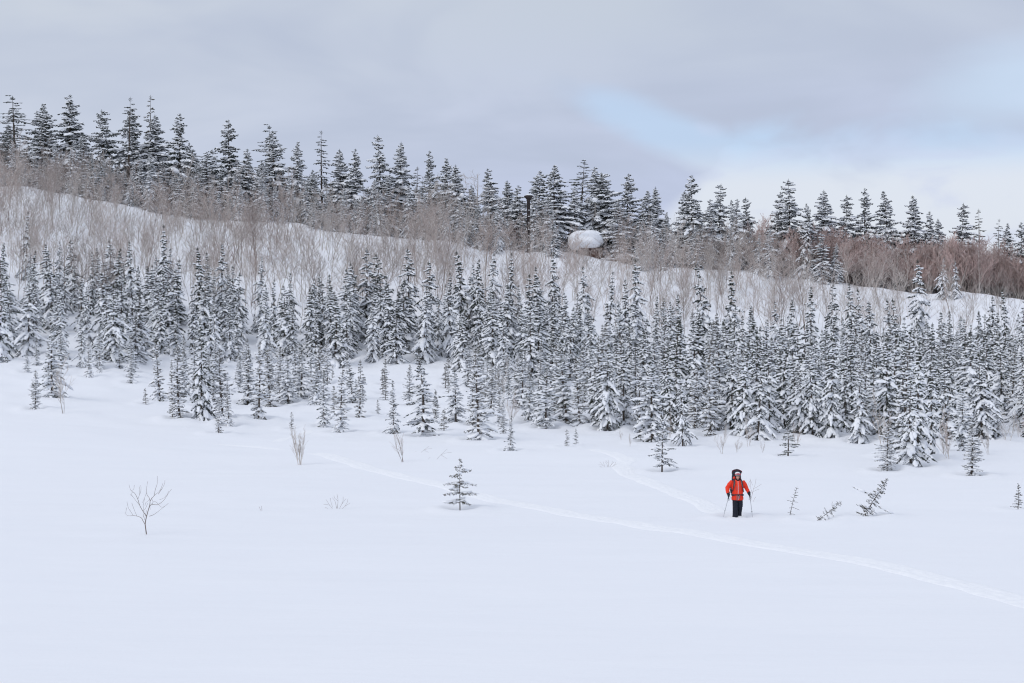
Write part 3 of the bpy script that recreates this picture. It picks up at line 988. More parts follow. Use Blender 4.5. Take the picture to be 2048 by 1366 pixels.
def label_all(lst, noun, zones, ground_word, group_word):
    by = {}
    for a in lst:
        z = next(t for lim, t in zones if a['u'] < lim)
        a['zone'] = z
        if not a['label']:
            by.setdefault(z, []).append(a)
    for z, L_ in by.items():
        picks = [('tallest', max(L_, key=lambda a: a['px'])), ('smallest', min(L_, key=lambda a: a['px'])), ('lowest-rooted', min(L_, key=lambda a: a['p'][1])), ('highest-rooted', max(L_, key=lambda a: a['p'][1])),
                 ('highest-topped', min(L_, key=lambda a: a['v'] - a['px']))]
        done = set()
        for w, a in picks:
            if id(a) in done:
                continue
            done.add(id(a))
            a['label'] = f"{LOOK[a['cls']][a['i']]} {noun}, {w} of those {z}"
        rest = [a for a in L_ if id(a) not in done]
        row = {}
        ds = sorted(a['p'][1] for a in rest)
        for a in rest:
            q = ds.index(a['p'][1]) / max(1, len(ds))
            rr = 'front row' if q < .34 else 'middle rows' if q < .67 else 'back row'
            hh = sorted(b['h'] for b in rest)
            sz = 'tall' if a['h'] > hh[len(hh) // 2] else 'short'
            a['label'] = f"{sz} {LOOK[a['cls']][a['i']]} {noun}, {rr} {z}"
        same = {}
        for a in L_:
            same.setdefault(a['label'], []).append(a)
        for lab, A in same.items():
            if len(A) > 1:
                A.sort(key=lambda a: -a['v'])
                words_ = ['lower', 'upper'] if len(A) == 2 else ['lowest', 'middle', 'topmost', 'hindmost', 'hidden']
                for w, a in zip(words_, A):
                    a['label'] = w + ' ' + lab
        for a in L_:
            for cut in ('young ', 'leafless ', 'old '):
                if len(re.findall(r"[A-Za-z']+", a['label'])) > 16:
                    a['label'] = a['label'].replace(cut, '', 1)
        for a in L_:
            a['group'] = f"{group_word} {z}"
    for a in lst:
        a.setdefault('group', f"{group_word} {a['zone']}")


def view_size(a):
    return a['px'] + (1e6 if a['keep'] else 0) - (1e9 if not (-30 < a['u'] < 2080) else 0)


def split_kind(lst, n):
    s = sorted(lst, key=view_size, reverse=True)
    return s[:n], s[n:]


wells = [(a['p'][0], a['p'][1], .35 + .07 * a['h'], .10 + .03 * a['h']) for a in firs if a['p'][1] < 150]
wells += [(*at_uv(u, v)[:2],   .5, .13) for u, v in ((920, 1018), (1324, 943), (1728, 1032), (1636, 1040), (1475, 1035))]
make_ground()
firs_in, firs_rest = split_kind(firs, 300)
# the wood carries on beyond both edges of the view
for a0, a1 in ((-520, -85), (2125, 2560)):
    scatter(firs_rest, 'mid', 70, a0, a1, 100 if a0 > 0 else 135, 165, 4.5, 7.5, 1.6)
    scatter(firs_rest, 'spruce', 22, a0, a1, 236, 250, 9, 14, 2.5)
    scatter(thicket, 'scrub', 50, a0, a1, 232, 250, 3, 6, 1.0)
for a in [a for a in birches if a['cls'] == 'ridge_birch' and 0 < a['u'] < 2040][:45]:
    a['keep'] = True
birch_in, birch_rest = split_kind(birches, 300)
birch_in = [a for a in birch_in if -40 < a['u'] < 2090]
label_all(firs_in, 'young fir', ZONES, '', 'young firs')
label_all(spruces, 'old spruce', RZ, '', 'old spruces')
label_all(birch_in, 'leafless birch', RZ, '', 'bare birches')
built = {}


def build_list(lst, name, cat):
    for a in lst:
        o = plant(name, V_[a['cls']][a['i']], a['p'], a['h'], cat, a['label'], group=a['group'], fat=a['fat'], lean=(random.gauss(0, .035), random.gauss(0, .035)))
        built.setdefault((a['cls'], a['i']), o)


build_list(firs_in, 'young_fir', 'fir tree')
build_list(spruces, 'spruce_tree', 'spruce tree')
build_list(birch_in, 'birch_tree', 'birch tree')


def mass(name, lst, label, classes):
    """the plants past the count limit: one object, points carrying copies of the tree shapes"""
    lst = [a for a in lst if (a['cls'], a['i']) is not None]
    keys = sorted({(a['cls'], a['i']) for a in lst})
    me = bpy.data.meshes.new(name)
    me.from_pydata([a['p'] for a in lst], [], [])
    at = me.attributes.new('pick', 'INT', 'POINT')
    at.data.foreach_set('value', [keys.index((a['cls'], a['i'])) for a in lst])
    at = me.attributes.new('turn', 'FLOAT', 'POINT')
    at.data.foreach_set('value', [random.uniform(0, 6.28) for a in lst])
    at = me.attributes.new('size', 'FLOAT_VECTOR', 'POINT')
    sc = []
    for a in lst:
        s = a['h'] / V_[a['cls']][a['i']]['H']
        sc += [s * a['fat'], s * a['fat'], s]
    at.data.foreach_set('vector', sc)
    o = link(name, me)
    o['kind'] = 'stuff'
    o['label'] = label
    ng = bpy.data.node_groups.new(name, 'GeometryNodeTree')
    ng.interface.new_socket('Geometry', in_out='INPUT', socket_type='NodeSocketGeometry')
    ng.interface.new_socket('Geometry', in_out='OUTPUT', socket_type='NodeSocketGeometry')
    N, L = ng.nodes, ng.links
    gi, go = N.new('NodeGroupInput'), N.new('NodeGroupOutput')
    iop = N.new('GeometryNodeInstanceOnPoints')
    iop.inputs['Pick Instance'].default_value = True
    L.new(gi.outputs[0], iop.inputs['Points'])
    top = N.new('GeometryNodeJoinGeometry')
    for key in reversed(keys):       # a join lists its last link first
        j = N.new('GeometryNodeJoinGeometry')
        src = sources[key]
        for ch in src:
            oi = N.new('GeometryNodeObjectInfo')
            oi.transform_space = 'ORIGINAL'
            oi.inputs['Object'].default_value = ch
            L.new(oi.outputs['Geometry'], j.inputs[0])
        g2i = N.new('GeometryNodeGeometryToInstance')
        L.new(j.outputs[0], g2i.inputs[0])
        L.new(g2i.outputs[0], top.inputs[0])
    L.new(top.outputs[0], iop.inputs['Instance'])

    def attr(nm, ty):
        n = N.new('GeometryNodeInputNamedAttribute')
        n.data_type = ty
        n.inputs['Name'].default_value = nm
        return n.outputs['Attribute']
    L.new(attr('pick', 'INT'), iop.inputs['Instance Index'])
    L.new(attr('size', 'FLOAT_VECTOR'), iop.inputs['Scale'])
    cx = N.new('ShaderNodeCombineXYZ')
    L.new(attr('turn', 'FLOAT'), cx.inputs[2])
    L.new(cx.outputs[0], iop.inputs['Rotation'])
    L.new(iop.outputs[0], go.inputs[0])
    md = o.modifiers.new('copies', 'NODES')
    md.node_group = ng
    return o


sources = {}
# a few red-brown thicket bushes stand in front as things of their own and lend the thicket its shapes
near_scrub = sorted([a for a in thicket if 0 < a['u'] < 2040], key=lambda a: a['p'][1])[:45]
for a in near_scrub:
    thicket.remove(a)
LOOK['pale_scrub'] = ['pale frosty', 'low pale', 'snow-dotted pale']
LOOK['scrub'] = ['pale-stemmed red-twigged', 'dark-stemmed red-twigged', 'dense red-twigged']
label_all(near_scrub, 'leafless bush', RZ, '', 'bare bushes')
build_list(near_scrub, 'alder_bush', 'bush')
for key, o in built.items():
    sources[key] = [c for c in o.children]
for cls in V_:
    have = [k for k in sources if k[0] == cls]
    if not have:
        continue
    for lst in (firs_rest, birch_rest, thicket):
        for a in lst:
            if a['cls'] == cls and (cls, a['i']) not in sources:
                a['i'] = have[0][1]
for lst in (firs_rest, birch_rest, thicket):      # last resort for a shape nobody nearer shows
    for a in lst:
        if (a['cls'], a['i']) not in sources:
            a['cls'], a['i'] = next(k for k in sources if k[0] in ('birch', 'mid', 'scrub'))
mass('fir_stand', firs_rest, 'snowy young firs crowding the inside of the stand', ['mid', 'young'])
mass('birch_wood', birch_rest, 'leafless birches crowding the slope', ['birch'])
mass('alder_thicket', thicket, 'dense red-brown leafless thicket along the ridge', ['scrub', 'pale_scrub'])


# ------------------------------------------------------------------ plants standing alone on the open snow
def special(name, var, u, vb, vt, cat, label, rot=0, lean=(0, 0), fat=1.0, sink=0.0, group=None):
    p = at_uv(u, vb)
    h = (vb - vt) * p[1] / F
    return plant(name, var, (p[0], p[1], p[2] - sink), h, cat, label, rot=rot, fat=fat, lean=lean, group=group)


lone = conifer(G(31), H=1.9, rad=.56, gap=.155, nb=4, pvar=.22, pitch=(.35, .0), sag=.15, first=.15, shape=.5, tw_len=.21, tw_gap=.07, tw_r=.019, snow=.6, clump=.9, miss=.25, irregular=.75,
               needle='needle_frost', trunk_r=.026, clump_size=.6, droop=.55,
               extra=[(1.02, 3.1, .62, .0, .12), (.98, .1, .66, .05, .15), (.62, .05, .66, .02, .08), (.35, 3.3, .60, -.1, .05), (1.45, .15, .46, .12, .0), (.30, -.3, .45, -.1, .2)])
special('fir_sapling', lone, 920, 1018, 919, 'fir tree', 'small open-branched fir sapling alone on the snowfield beside the long trail')
foot = conifer(G(33), H=2.9, rad=.72, gap=.22, nb=5, pitch=(.5, -.02), sag=.2, first=.15, shape=.6, tw_len=.28, tw_gap=.085, tw_r=.022, snow=.6, clump=.7, miss=.12, irregular=.4, needle='needle', trunk_r=.05,
               extra=[(.75, .1, .8, -.15, .25), (.55, 0, .85, -.3, .1), (.95, 3.2, .75, .1, .2)])
special('fir_sapling', foot, 1324, 943, 835, 'fir tree', 'small fir with bare foot in front of the dense stand, uphill from the skier')
thin = conifer(G(35), H=1.0, rad=.26, gap=.13, nb=3, pitch=(.3, .15), sag=.2, first=.12, shape=.6, tw_len=.07, tw_gap=.08, tw_r=.007, snow=.1, clump=0, miss=.25, irregular=.6, needle='needle_frost', trunk_r=.012)
special('fir_sapling', thin, 1580, 1030, 974, 'fir tree', 'spindly nearly bare sapling leaning slightly, nearest to the skier', lean=(0, .25))
toppled = conifer(G(37), H=1.25, rad=.30, gap=.11, nb=4, pitch=(.45, .1), sag=.2, first=.08, shape=.5, tw_len=.10, tw_gap=.07, tw_r=.010, snow=.35, clump=.3, miss=.2, irregular=.6, needle='needle_frost', trunk_r=.016)
p = at_uv(1636, 1040)
plant('fir_sapling', toppled, p, 1.16, 'fir tree', 'toppled rimed sapling bent almost flat over the snow', rot=.4, lean=(0, 1.02))
cross = conifer(G(39), H=1.75, rad=.36, gap=.12, nb=5, pitch=(.3, -.1), sag=.1, first=.03, shape=.7, tw_len=.16, tw_gap=.06, tw_r=.016, snow=.45, clump=.5, miss=.1, irregular=.4, needle='needle_frost', trunk_r=.03,
                clump_size=.6, extra=[(.95, math.pi, .95, -.25, -.05, .8), (.62, 0, .95, .10, .02, 1.1), (.3, 2.6, .5, .0, .1)])
p = at_uv(1728, 1032)
plant('fir_sapling', cross, p, 1.62, 'fir tree', 'bushy leaning sapling with a limb stuck out each side like a cross', rot=0, lean=(0, .56))

# bare shrubs and the small forked tree
def traced(r, lines, base, scale, r0, tipr, mat, depth=.35):
    """branches drawn as polylines (across, up) with a radius that falls along them; each gets its own depth, curving away from the stem"""
    bag = Bag()
    dep = {}
    for pts, ra, rb in lines:
        P = []
        y0 = dep.get(pts[0], 0.0)
        dy = r.uniform(-1, 1) * depth
        n = len(pts)
        for k, (a, b_) in enumerate(pts):
            y = y0 + dy * k / max(1, n - 1)
            dep.setdefault((a, b_), y)
            P.append(((a - base[0]) * scale, y, (base[1] - b_) * scale))
        Q = crs(P, 4)
        tube(bag, Q, [max(tipr, r0 * (ra + (rb - ra) * q / (len(Q) - 1))) for q in range(len(Q))], 5)
    V, T = bag.bake(r)
    return np_mesh('branches', V, T, [M[mat]])


LT = [([(645, 1230), (645, 1175), (640, 1000)], 1, .85), ([(640, 1000), (655, 930), (676, 860), (705, 770), (738, 680)], .8, .6), ([(738, 680), (742, 600), (720, 540), (684, 500), (668, 420), (672, 340), (685, 265)], .5, .15),
      ([(742, 600), (775, 545), (805, 510), (828, 400), (858, 300), (858, 175)], .5, .15), ([(805, 510), (860, 470), (920, 425), (985, 360)], .35, .12), ([(828, 505), (900, 400), (940, 320), (948, 262)], .3, .1),
      ([(920, 425), (960, 345), (980, 290)], .2, .1), ([(738, 680), (785, 652), (860, 655), (920, 635), (990, 580), (1050, 500), (1090, 440), (1140, 382)], .5, .12), ([(1050, 500), (1060, 430)], .2, .1),
      ([(785, 652), (815, 600), (805, 530)], .3, .15), ([(815, 600), (870, 602), (920, 650), (970, 688), (1030, 665), (1085, 620)], .3, .1), ([(850, 600), (920, 570), (975, 515)], .2, .1),
      ([(676, 860), (610, 765), (560, 670), (530, 570), (480, 470), (420, 425), (395, 370), (386, 322)], .6, .12), ([(560, 670), (490, 590), (440, 530), (388, 490)], .3, .1), ([(440, 530), (400, 480), (430, 460)], .2, .1),
      ([(530, 570), (548, 480), (530, 400), (535, 350)], .3, .1), ([(505, 520), (535, 470), (555, 370)], .2, .1), ([(420, 425), (455, 400), (460, 330)], .2, .1), ([(560, 650), (590, 560), (610, 490)], .2, .1),
      ([(600, 700), (620, 650), (660, 620), (700, 585)], .25, .1), ([(575, 900), (600, 790), (600, 690), (640, 560)], .3, .1), ([(640, 1000), (600, 945), (575, 905), (530, 882), (480, 870), (415, 862), (350, 870), (295, 860), (272, 830), (285, 735)], .6, .1),
      ([(415, 862), (370, 780), (342, 720), (325, 620)], .25, .1), ([(480, 870), (450, 770), (410, 640)], .25, .1), ([(676, 880), (740, 858), (800, 815), (860, 765), (935, 705)], .4, .1),
      ([(610, 765), (650, 735), (690, 640)], .25, .1), ([(690, 770), (690, 710), (715, 660)], .25, .1), ([(590, 945), (598, 860), (610, 780)], .3, .12)]
p = at_uv(295, 1067)
lt = thing('bare_tree', 'small forked leafless tree alone at the near end of the snowfield', 'small tree', p)
link('branches', traced(G(3), LT, (645, 1175), p[1] / F / 8.54, .021, .0042, 'alder_bark'), lt)
TF = [([(0, 8), (-3, -12), (-9, -21)], 1, .3), ([(-4, 5), (-14, -6), (-22, -18)], .9, .3), ([(0, 5), (2, -15), (0, -29)], 1, .3), ([(3, 5), (9, -8), (18, -20)], .9, .3), ([(5, 5), (15, -4), (26, -12)], .8, .3),
      ([(-14, -6), (-20, -8), (-27, -8)], .5, .3), ([(9, -8), (12, -16), (12, -24)], .5, .3), ([(2, -15), (-5, -22), (-6, -27)], .5, .3), ([(-9, -4), (-12, -13), (-13, -22)], .6, .3), ([(15, -4), (20, -11), (22, -19)], .5, .3),
      ([(-7, 5), (-18, 0), (-24, -3)], .7, .3)]


def twig_fan(u, vb, size, label, seed, squash=1.0, lines=TF):
    p = at_uv(u, vb)
    o = thing('bare_shrub', label, 'shrub', p, (0, 0, random.uniform(-.4, .4)))
    me = traced(G(seed), [([(a * squash, b_) for a, b_ in L_], x, y) for L_, x, y in lines], (0, 0), p[1] / F * size, .008, .0045, 'alder_bark', .2)
    link('crown', me, o)


twig_fan(674, 1017, 1.0, 'low fan of thin twigs poking out of the open snow', 5)
twig_fan(524, 1021, .45, 'tiniest twig tips poking from the open snow', 6, .5, TF[:2])
BT = [([(-22, 12), (-8, 2), (2, -8), (14, -12), (24, -13)], 1, .3), ([(-8, 2), (4, 6), (12, 10), (20, 12)], .6, .3), ([(2, -8), (12, -2), (22, 4)], .5, .3), ([(2, -8), (8, -14), (14, -20)], .5, .3), ([(-30, 8), (-24, 0), (-20, -4)], .6, .3)]
twig_fan(880, 918, 1.0, 'few twigs arching low over the snow above the lone sapling', 7, 1, BT)
twig_fan(1216, 934, .5, 'faint twig tips beside the bend of the second trail', 8, 1.4)
twig_fan(846, 905, .6, 'weak twigs lying on the snow under the tall rimed fir', 9, 1.2, BT)
broom = bare_tree(G(45), H=1.6, stems=7, n1=7, n2=4, n3=1, r0=.012, first=.25, up=.85, twr=.005, crook=.03, spread=.25, twig_mat='twig_pale', bark='birch_bark')
special('bare_shrub', broom, 598, 930, 857, 'shrub', 'upright broom-shaped leafless shrub where the long trail starts', rot=.3)
twin = bare_tree(G(47), H=3.9, stems=2, n1=13, n2=5, n3=3, r0=.035, first=.25, up=.62, twr=.007, crook=.05, spread=.22, twig_mat='twig_pale', bark='birch_bark')
special('birch_tree', twin, 130, 826, 728, 'birch tree', 'pale twin-stemmed leafless birch beside the dark fir at the wood edge', rot=0)
arch = bare_tree(G(49), H=2.4, stems=3, n1=9, n2=4, n3=2, r0=.02, first=.25, up=.75, twr=.006, crook=.05, spread=.35, twig_mat='twig_red', bark='alder_bark')
special('bare_shrub', arch, 805, 924, 862, 'shrub', 'thin forked dark shrub leaning over between the trees and the long trail', rot=2.2, lean=(0, .25))
BH = [([(1, 12), (2, -4), (4, -16), (5, -26)], 1, .6), ([(4, -16), (0, -28), (0, -38), (-1, -46)], .6, .2), ([(5, -26), (9, -34), (12, -46)], .6, .2), ([(5, -26), (13, -31), (18, -36)], .5, .2), ([(4, -18), (12, -22), (18, -25)], .5, .2),
      ([(7, -32), (7, -42)], .4, .2), ([(0, -30), (-4, -36), (-4, -42)], .4, .2), ([(6, 8), (9, -5), (11, -10)], .5, .2)]
twig_fan(1499, 1003, 1.0, 'thin forked twig shrub just behind the skier', 11, 1, BH)
edge = [(1443, 908, 850, 'thin leaning shrub at the stand edge above the skier'), (1472, 905, 880, 'spreading low shrub at the stand edge above the skier'), (1498, 893, 840, 'upright twiggy stem at the stand edge behind the skier'),
        (1525, 905, 885, 'short twig pair on the snow before the stand'), (1260, 893, 868, 'low twiggy shrub beside the small snowed fir under the stand'), (1242, 880, 862, 'lowest twigs at the foot of the stand by the trail'),
        (1765, 905, 800, 'pale thin shrub between the dark stand and the nearer fir clump'), (1900, 925, 830, 'tallest bare stem in the gap before the corner firs'), (1890, 915, 850, 'second bare stem in the gap before the corner firs'),
        (1978, 910, 860, 'slanting bare stem on the snow bank near the edge'), (2015, 885, 830, 'spreading grey shrub on the snow bank near the edge'), (2040, 880, 835, 'grey shrub cut off by the picture edge'),
        (1005, 800, 715, 'pale brush of twigs among the scattered small firs'), (1020, 850, 790, 'thin brush beside the small firs below the hut side'), (1340, 880, 830, 'bare stem hidden behind the bare-footed fir'),
        (1590, 895, 850, 'bare twigs beside the small fir before the stand')]
shv = [bare_tree(G(900 + i), H=2.2, stems=3, n1=9, n2=5, n3=2, r0=.016, first=.2, up=.7, twr=.006, crook=.07, spread=.4, twig_mat=['twig_pale', 'twig_red'][i % 2], bark='birch_bark') for i in range(4)]
for k, (u, vb, vt, lab) in enumerate(edge):
    special('bare_shrub', shv[k % 4], u, vb, vt, 'shrub', lab, rot=k * 1.1, fat=1.2 if 'spreading' in lab else .8, group='bare shrubs along the stand edge')


# ------------------------------------------------------------------ small solid kit
def obj_bag(name, bag, mat, parent=None, loc=(0, 0, 0), smooth=True):
    V, T = bag.bake(G(5))
    return link(name, np_mesh(name, V, T, [mat], smooth=smooth), parent, loc)


def box(bag, x0, x1, y0, y1, z0, z1):
    V = [(x, y, z) for x in (x0, x1) for y in (y0, y1) for z in (z0, z1)]
    f = [(0, 1, 3, 2), (4, 6, 7, 5), (0, 4, 5, 1), (2, 3, 7, 6), (0, 2, 6, 4), (1, 5, 7, 3)]
    T = []
    for a, b, c, d in f:
        T += [(a, b, c), (a, c, d)]
    bag.raw(V, T)


def lathe(bag, prof, k=20, cx=0, cy=0):
    V = []
    for rr, z in prof:
        for j in range(k):
            a = 2 * math.pi * j / k
            V.append((cx + rr * math.cos(a), cy + rr * math.sin(a), z))
    T = []
    for i in range(len(prof) - 1):
        for j in range(k):
            a, b = i * k + j, i * k + (j + 1) % k
            T += [(a, b, b + k), (a, b + k, a + k)]
    bag.raw(V, T)


def blob(bag, c, s, sub=2, jit=.06, seed=0, sharp=1.0, flat=None):
    v, f = ico(sub + 1)
    n = vnoise(v[:, 0] * 1.7 + 3, v[:, 1] * 1.7 + v[:, 2] * 2.1, seed) * 2 + vnoise(v[:, 0] * 4 + 7, v[:, 1] * 4 + v[:, 2] * 5, seed + 1)
    v = v * (1 + jit * n[:, None])
    if flat is not None:
        v[:, 2] = np.where(v[:, 2] < flat, flat + (v[:, 2] - flat) * .15, v[:, 2])
    bag.raw(v * np.array(s) + np.array(c), f)


M['steel_dark'] = plain('weathered_dark_steel', (.030, .022, .022), .6, .4, .2, 3)
M['hut_wood'] = speckled('brown_hut_boards', (.085, .050, .040), (.15, .09, .07), 3, .85, .4, 20)
M['hut_dark'] = plain('dark_doorway_wood', (.030, .024, .022), .8)

# vent pipe
p = at_ud(1057, 232.5)
zb = p[2] - .6
top = (683 - 390) / F * 232.5
pipe = thing('vent_pipe', 'tall dark brown vent pipe with a flared snow-capped hood on the ridge edge', 'vent pipe', (p[0], p[1], zb))
Hh = top - zb
b = Bag()
lathe(b, [(0.0, 0), (.26, 0), (.26, Hh - 1.0), (.30, Hh - .95), (.30, Hh - .75), (.27, Hh - .7), (.0, Hh - .7)], 20)
obj_bag('shaft', b, M['steel_dark'], pipe)
b = Bag()
lathe(b, [(0, Hh - .72), (.30, Hh - .72), (.55, Hh - .42), (.70, Hh - .30), (.70, Hh - .16), (.60, Hh - .10), (0, Hh - .10)], 20)
obj_bag('hood', b, M['steel_dark'], pipe)
for k in range(9):
    z = 1.2 + k * (Hh - 2.6) / 8
    b = Bag()
    lathe(b, [(.265, z - .03), (.30, z - .03), (.30, z + .03), (.265, z + .03)], 20)
    obj_bag('band', b, M['steel_dark'], pipe)
b = Bag()
blob(b, (.12, 0, Hh - .03), (.60, .6, .17), 1, .05, 3)
obj_bag('snow_cap', b, M['snow'], pipe)
b = Bag()
for k in range(7):      # rime clinging on bands
    z = 1.25 + k * (Hh - 2.6) / 8 * 1.14
    blob(b, (.05, -.27, z), (.17, .05, .05), 0, .1, k)
o = obj_bag('rime', b, M['snow'], pipe)
o['kind'] = 'stuff'

# snow-capped hut
p = at_ud(1178, 234)
s_ = 234 / F
hut = thing('wooden_hut', 'small brown wooden hut almost buried under one huge rounded snow cap', 'hut', (p[0], p[1], 0))
zt = (683 - 499) * s_
zb = (683 - 524) * s_
b = Bag()
box(b, -1.2, 2.1, -.9, 1.8, zb - 1, zt + .3)
obj_bag('wall', b, M['hut_dark'], hut, smooth=False)
for k in range(11):
    b = Bag()
    x = -.98 + k * .285
    if 1.35 < x < 1.6:
        continue
    box(b, x, x + .25, -.95, -.903, zb - .6, zt + .1)
    obj_bag('board', b, M['hut_wood'], hut, smooth=False)
b = Bag()
box(b, -1.35, 2.25, -1.15, 2.0, zt + .0, zt + .13)
obj_bag('roof', b, M['hut_wood'], hut, smooth=False)
b = Bag()
box(b, -1.1, -.95, -.99, -.905, zb - .6, zt)
obj_bag('corner_post', b, M['hut_dark'], hut, smooth=False)
b = Bag()
box(b, 2.0, 2.14, -.99, -.905, zb - .6, zt)
obj_bag('corner_post', b, M['hut_dark'], hut, smooth=False)
b = Bag()
blob(b, (-.65, .3, zt + 1.35), (2.7, 2.4, 1.75), 2, .10, 9, flat=-.66)
blob(b, (-1.5, .2, zt + 1.0), (1.7, 1.8, 1.1), 2, .12, 10)
blob(b, (1.1, .3, zt + 1.75), (.95, 1.1, 1.15), 2, .07, 12)
obj_bag('snow_cap', b, M['snow'], hut)
# low board wall beside the hut
p2 = at_ud(1222, 233)
fence = thing('board_fence', 'low dark brown board wall running off the side of the hut', 'fence', (p2[0], p2[1], 0))
for k in range(3):
    b = Bag()
    zz = (683 - 524 - k * 1.0) * s_ + k * .26
    box(b, -1.4, 2.3, -.05 - k * .003, .03, zz - .25, zz)
    obj_bag('board', b, M['hut_wood'], fence, smooth=False)
for x in (-1.3, .4, 2.1):
    b = Bag()
    box(b, x, x + .12, .035, .14, zz - 1.6, zz + .12)
    obj_bag('post', b, M['hut_dark'], fence, smooth=False)
b = Bag()
for k in range(5):
    blob(b, (-1.1 + k * .75, 0, zz + .07), (.55, .2, .13), 0, .1, k)
obj_bag('snow_cap', b, M['snow'], fence)


# old bent trees that carry hanging lumps of snow
def bent_tree(u, d, vt, lumps, label, seed):
    p = at_ud(u, d)
    s = d / F
    h = (px_of(p)[1] - vt) * s
    var = bare_tree(G(seed), H=h, stems=1, n1=14, n2=5, n3=2, r0=.2, spread=.5, first=.2, up=.35, twr=.02, crook=.2, twig_mat='twig_pale', bark='birch_bark', snowy=.5)
    o = thing('old_birch', label, 'birch tree', p)
    for nm, me in var['parts']:
        c = link(nm, me, o)
        if nm == 'crown_snow':
            c['kind'] = 'stuff'
    for k, (uu, vv, a, b_, c, tilt) in enumerate(lumps):
        bg = Bag()
        blob(bg, (0, 0, 0), (a, b_, c), 1, .12, seed + k)
        q = obj_bag('snow_lump', bg, M['snow'], o)
        q.location = ((uu - 1024) * s - p[0], -.6, (683 - vv) * s - p[2])
        q.rotation_euler = (0, tilt, 0)
        # the limb that carries the lump
        w = Bag()
        e = np.array(q.location)
        mid = np.array([e[0] * .4, e[1] * .5, e[2] * .75])
        tube(w, [np.array([0, 0, max(.5, e[2] - 2.2)]), mid + np.array([0, 0, -.4]), e + np.array([0, 0, -c * .8]), e + np.array([e[0] * .5, 0, .1])], [.13, .1, .07, .02], 5)
        obj_bag('limb', w, M['birch_bark'], o)
    return o


bent_tree(372, 233.5, 262 + 40, [(352, 342, .75, .5, .38, .5), (368, 352, .6, .45, .28, .45)], 'old bent birch holding a long sagging pad of snow', 61)
bent_tree(845, 234, 330, [(836, 400, .30, .4, .95, -.35), (848, 416, .75, .5, .55, .4)], 'crooked old birch with a big hook-shaped lump of snow hanging in it', 63)
bent_tree(940, 234, 345, [(925, 392, .35, .35, .4, 0), (941, 446, .3, .3, .32, 0)], 'crooked old birch dotted with round snowballs', 65)
bent_tree(1190, 238, 385, [(1190, 401, .5, .5, .4, .2)], 'pale forked birch rising directly behind the snow-capped hut', 67)
bent_tree(90, 233, 290, [(85, 357, .55, .4, .6, .2)], 'old birch with a rounded snow lump low down at the high ridge end', 69)
bent_tree(1066, 237, 400, [(1067, 417, .62, .6, .5, 0)], 'short snow-lumped birch immediately beside the vent pipe', 70)


# ------------------------------------------------------------------ the skier
M['jacket'] = speckled('orange_red_shell', (.78, .036, .012), (.88, .052, .018), 4, .62, .25, 9, 0, .3)
M['pants'] = speckled('navy_trousers', (.008, .011, .020), (.016, .018, .030), 6, .7, .3, 14, 0, .25)
M['maroon'] = plain('maroon_trim', (.12, .012, .02), .7)
M['skin'] = speckled('skin', (.52, .27, .20), (.60, .33, .25), 12, .55, 0, None, 0, .35)
M['glove'] = plain('black_glove', (.012, .015, .024), .65, .3, .2, 30)
M['pack'] = plain('dark_pack_cloth', (.035, .042, .052), .8, .2, .3, 20)
M['strap'] = plain('grey_strap', (.16, .17, .18), .75)
M['white'] = plain('white_knit', (.72, .72, .74), .85, .15, .3, 60)
M['red'] = plain('red_knit', (.42, .012, .03), .85)
M['black'] = plain('black_fleece', (.012, .012, .016), .85)
M['metal'] = plain('grey_pole_metal', (.42, .43, .45), .4, .5, 0, 30, .4)
M['lips'] = plain('lips', (.42, .15, .13), .5)
M['eye'] = plain('dark_eye', (.02, .015, .012), .3, .5)


def loft(path, rad, k=16, ref=(0, 1, 0)):
    """closed tube with elliptical rings; rad = [(rx, ry)]"""
    P = np.array(path, float)
    n = len(P)
    T = np.gradient(P, axis=0)
    T /= np.linalg.norm(T, axis=1)[:, None]
    V, Fc = [], []
    for i in range(n):
        a = np.cross(np.array(ref, float), T[i])
        a /= np.linalg.norm(a)
        b_ = np.cross(T[i], a)
        for j in range(k):
            t = 2 * math.pi * j / k
            V.append(P[i] + a * rad[i][0] * math.cos(t) + b_ * rad[i][1] * math.sin(t))
    for i in range(n - 1):
        for j in range(k):
            a, b_ = i * k + j, i * k + (j + 1) % k
            Fc += [(a, b_, b_ + k), (a, b_ + k, a + k)]
    V.append(P[0] - T[0] * min(rad[0]) * .4)
    V.append(P[-1] + T[-1] * min(rad[-1]) * .4)
    c0, c1 = len(V) - 2, len(V) - 1
    for j in range(k):
        Fc.append((c0, (j + 1) % k, j))
        Fc.append((c1, (n - 1) * k + j, (n - 1) * k + (j + 1) % k))
    return np.array(V), np.array(Fc)


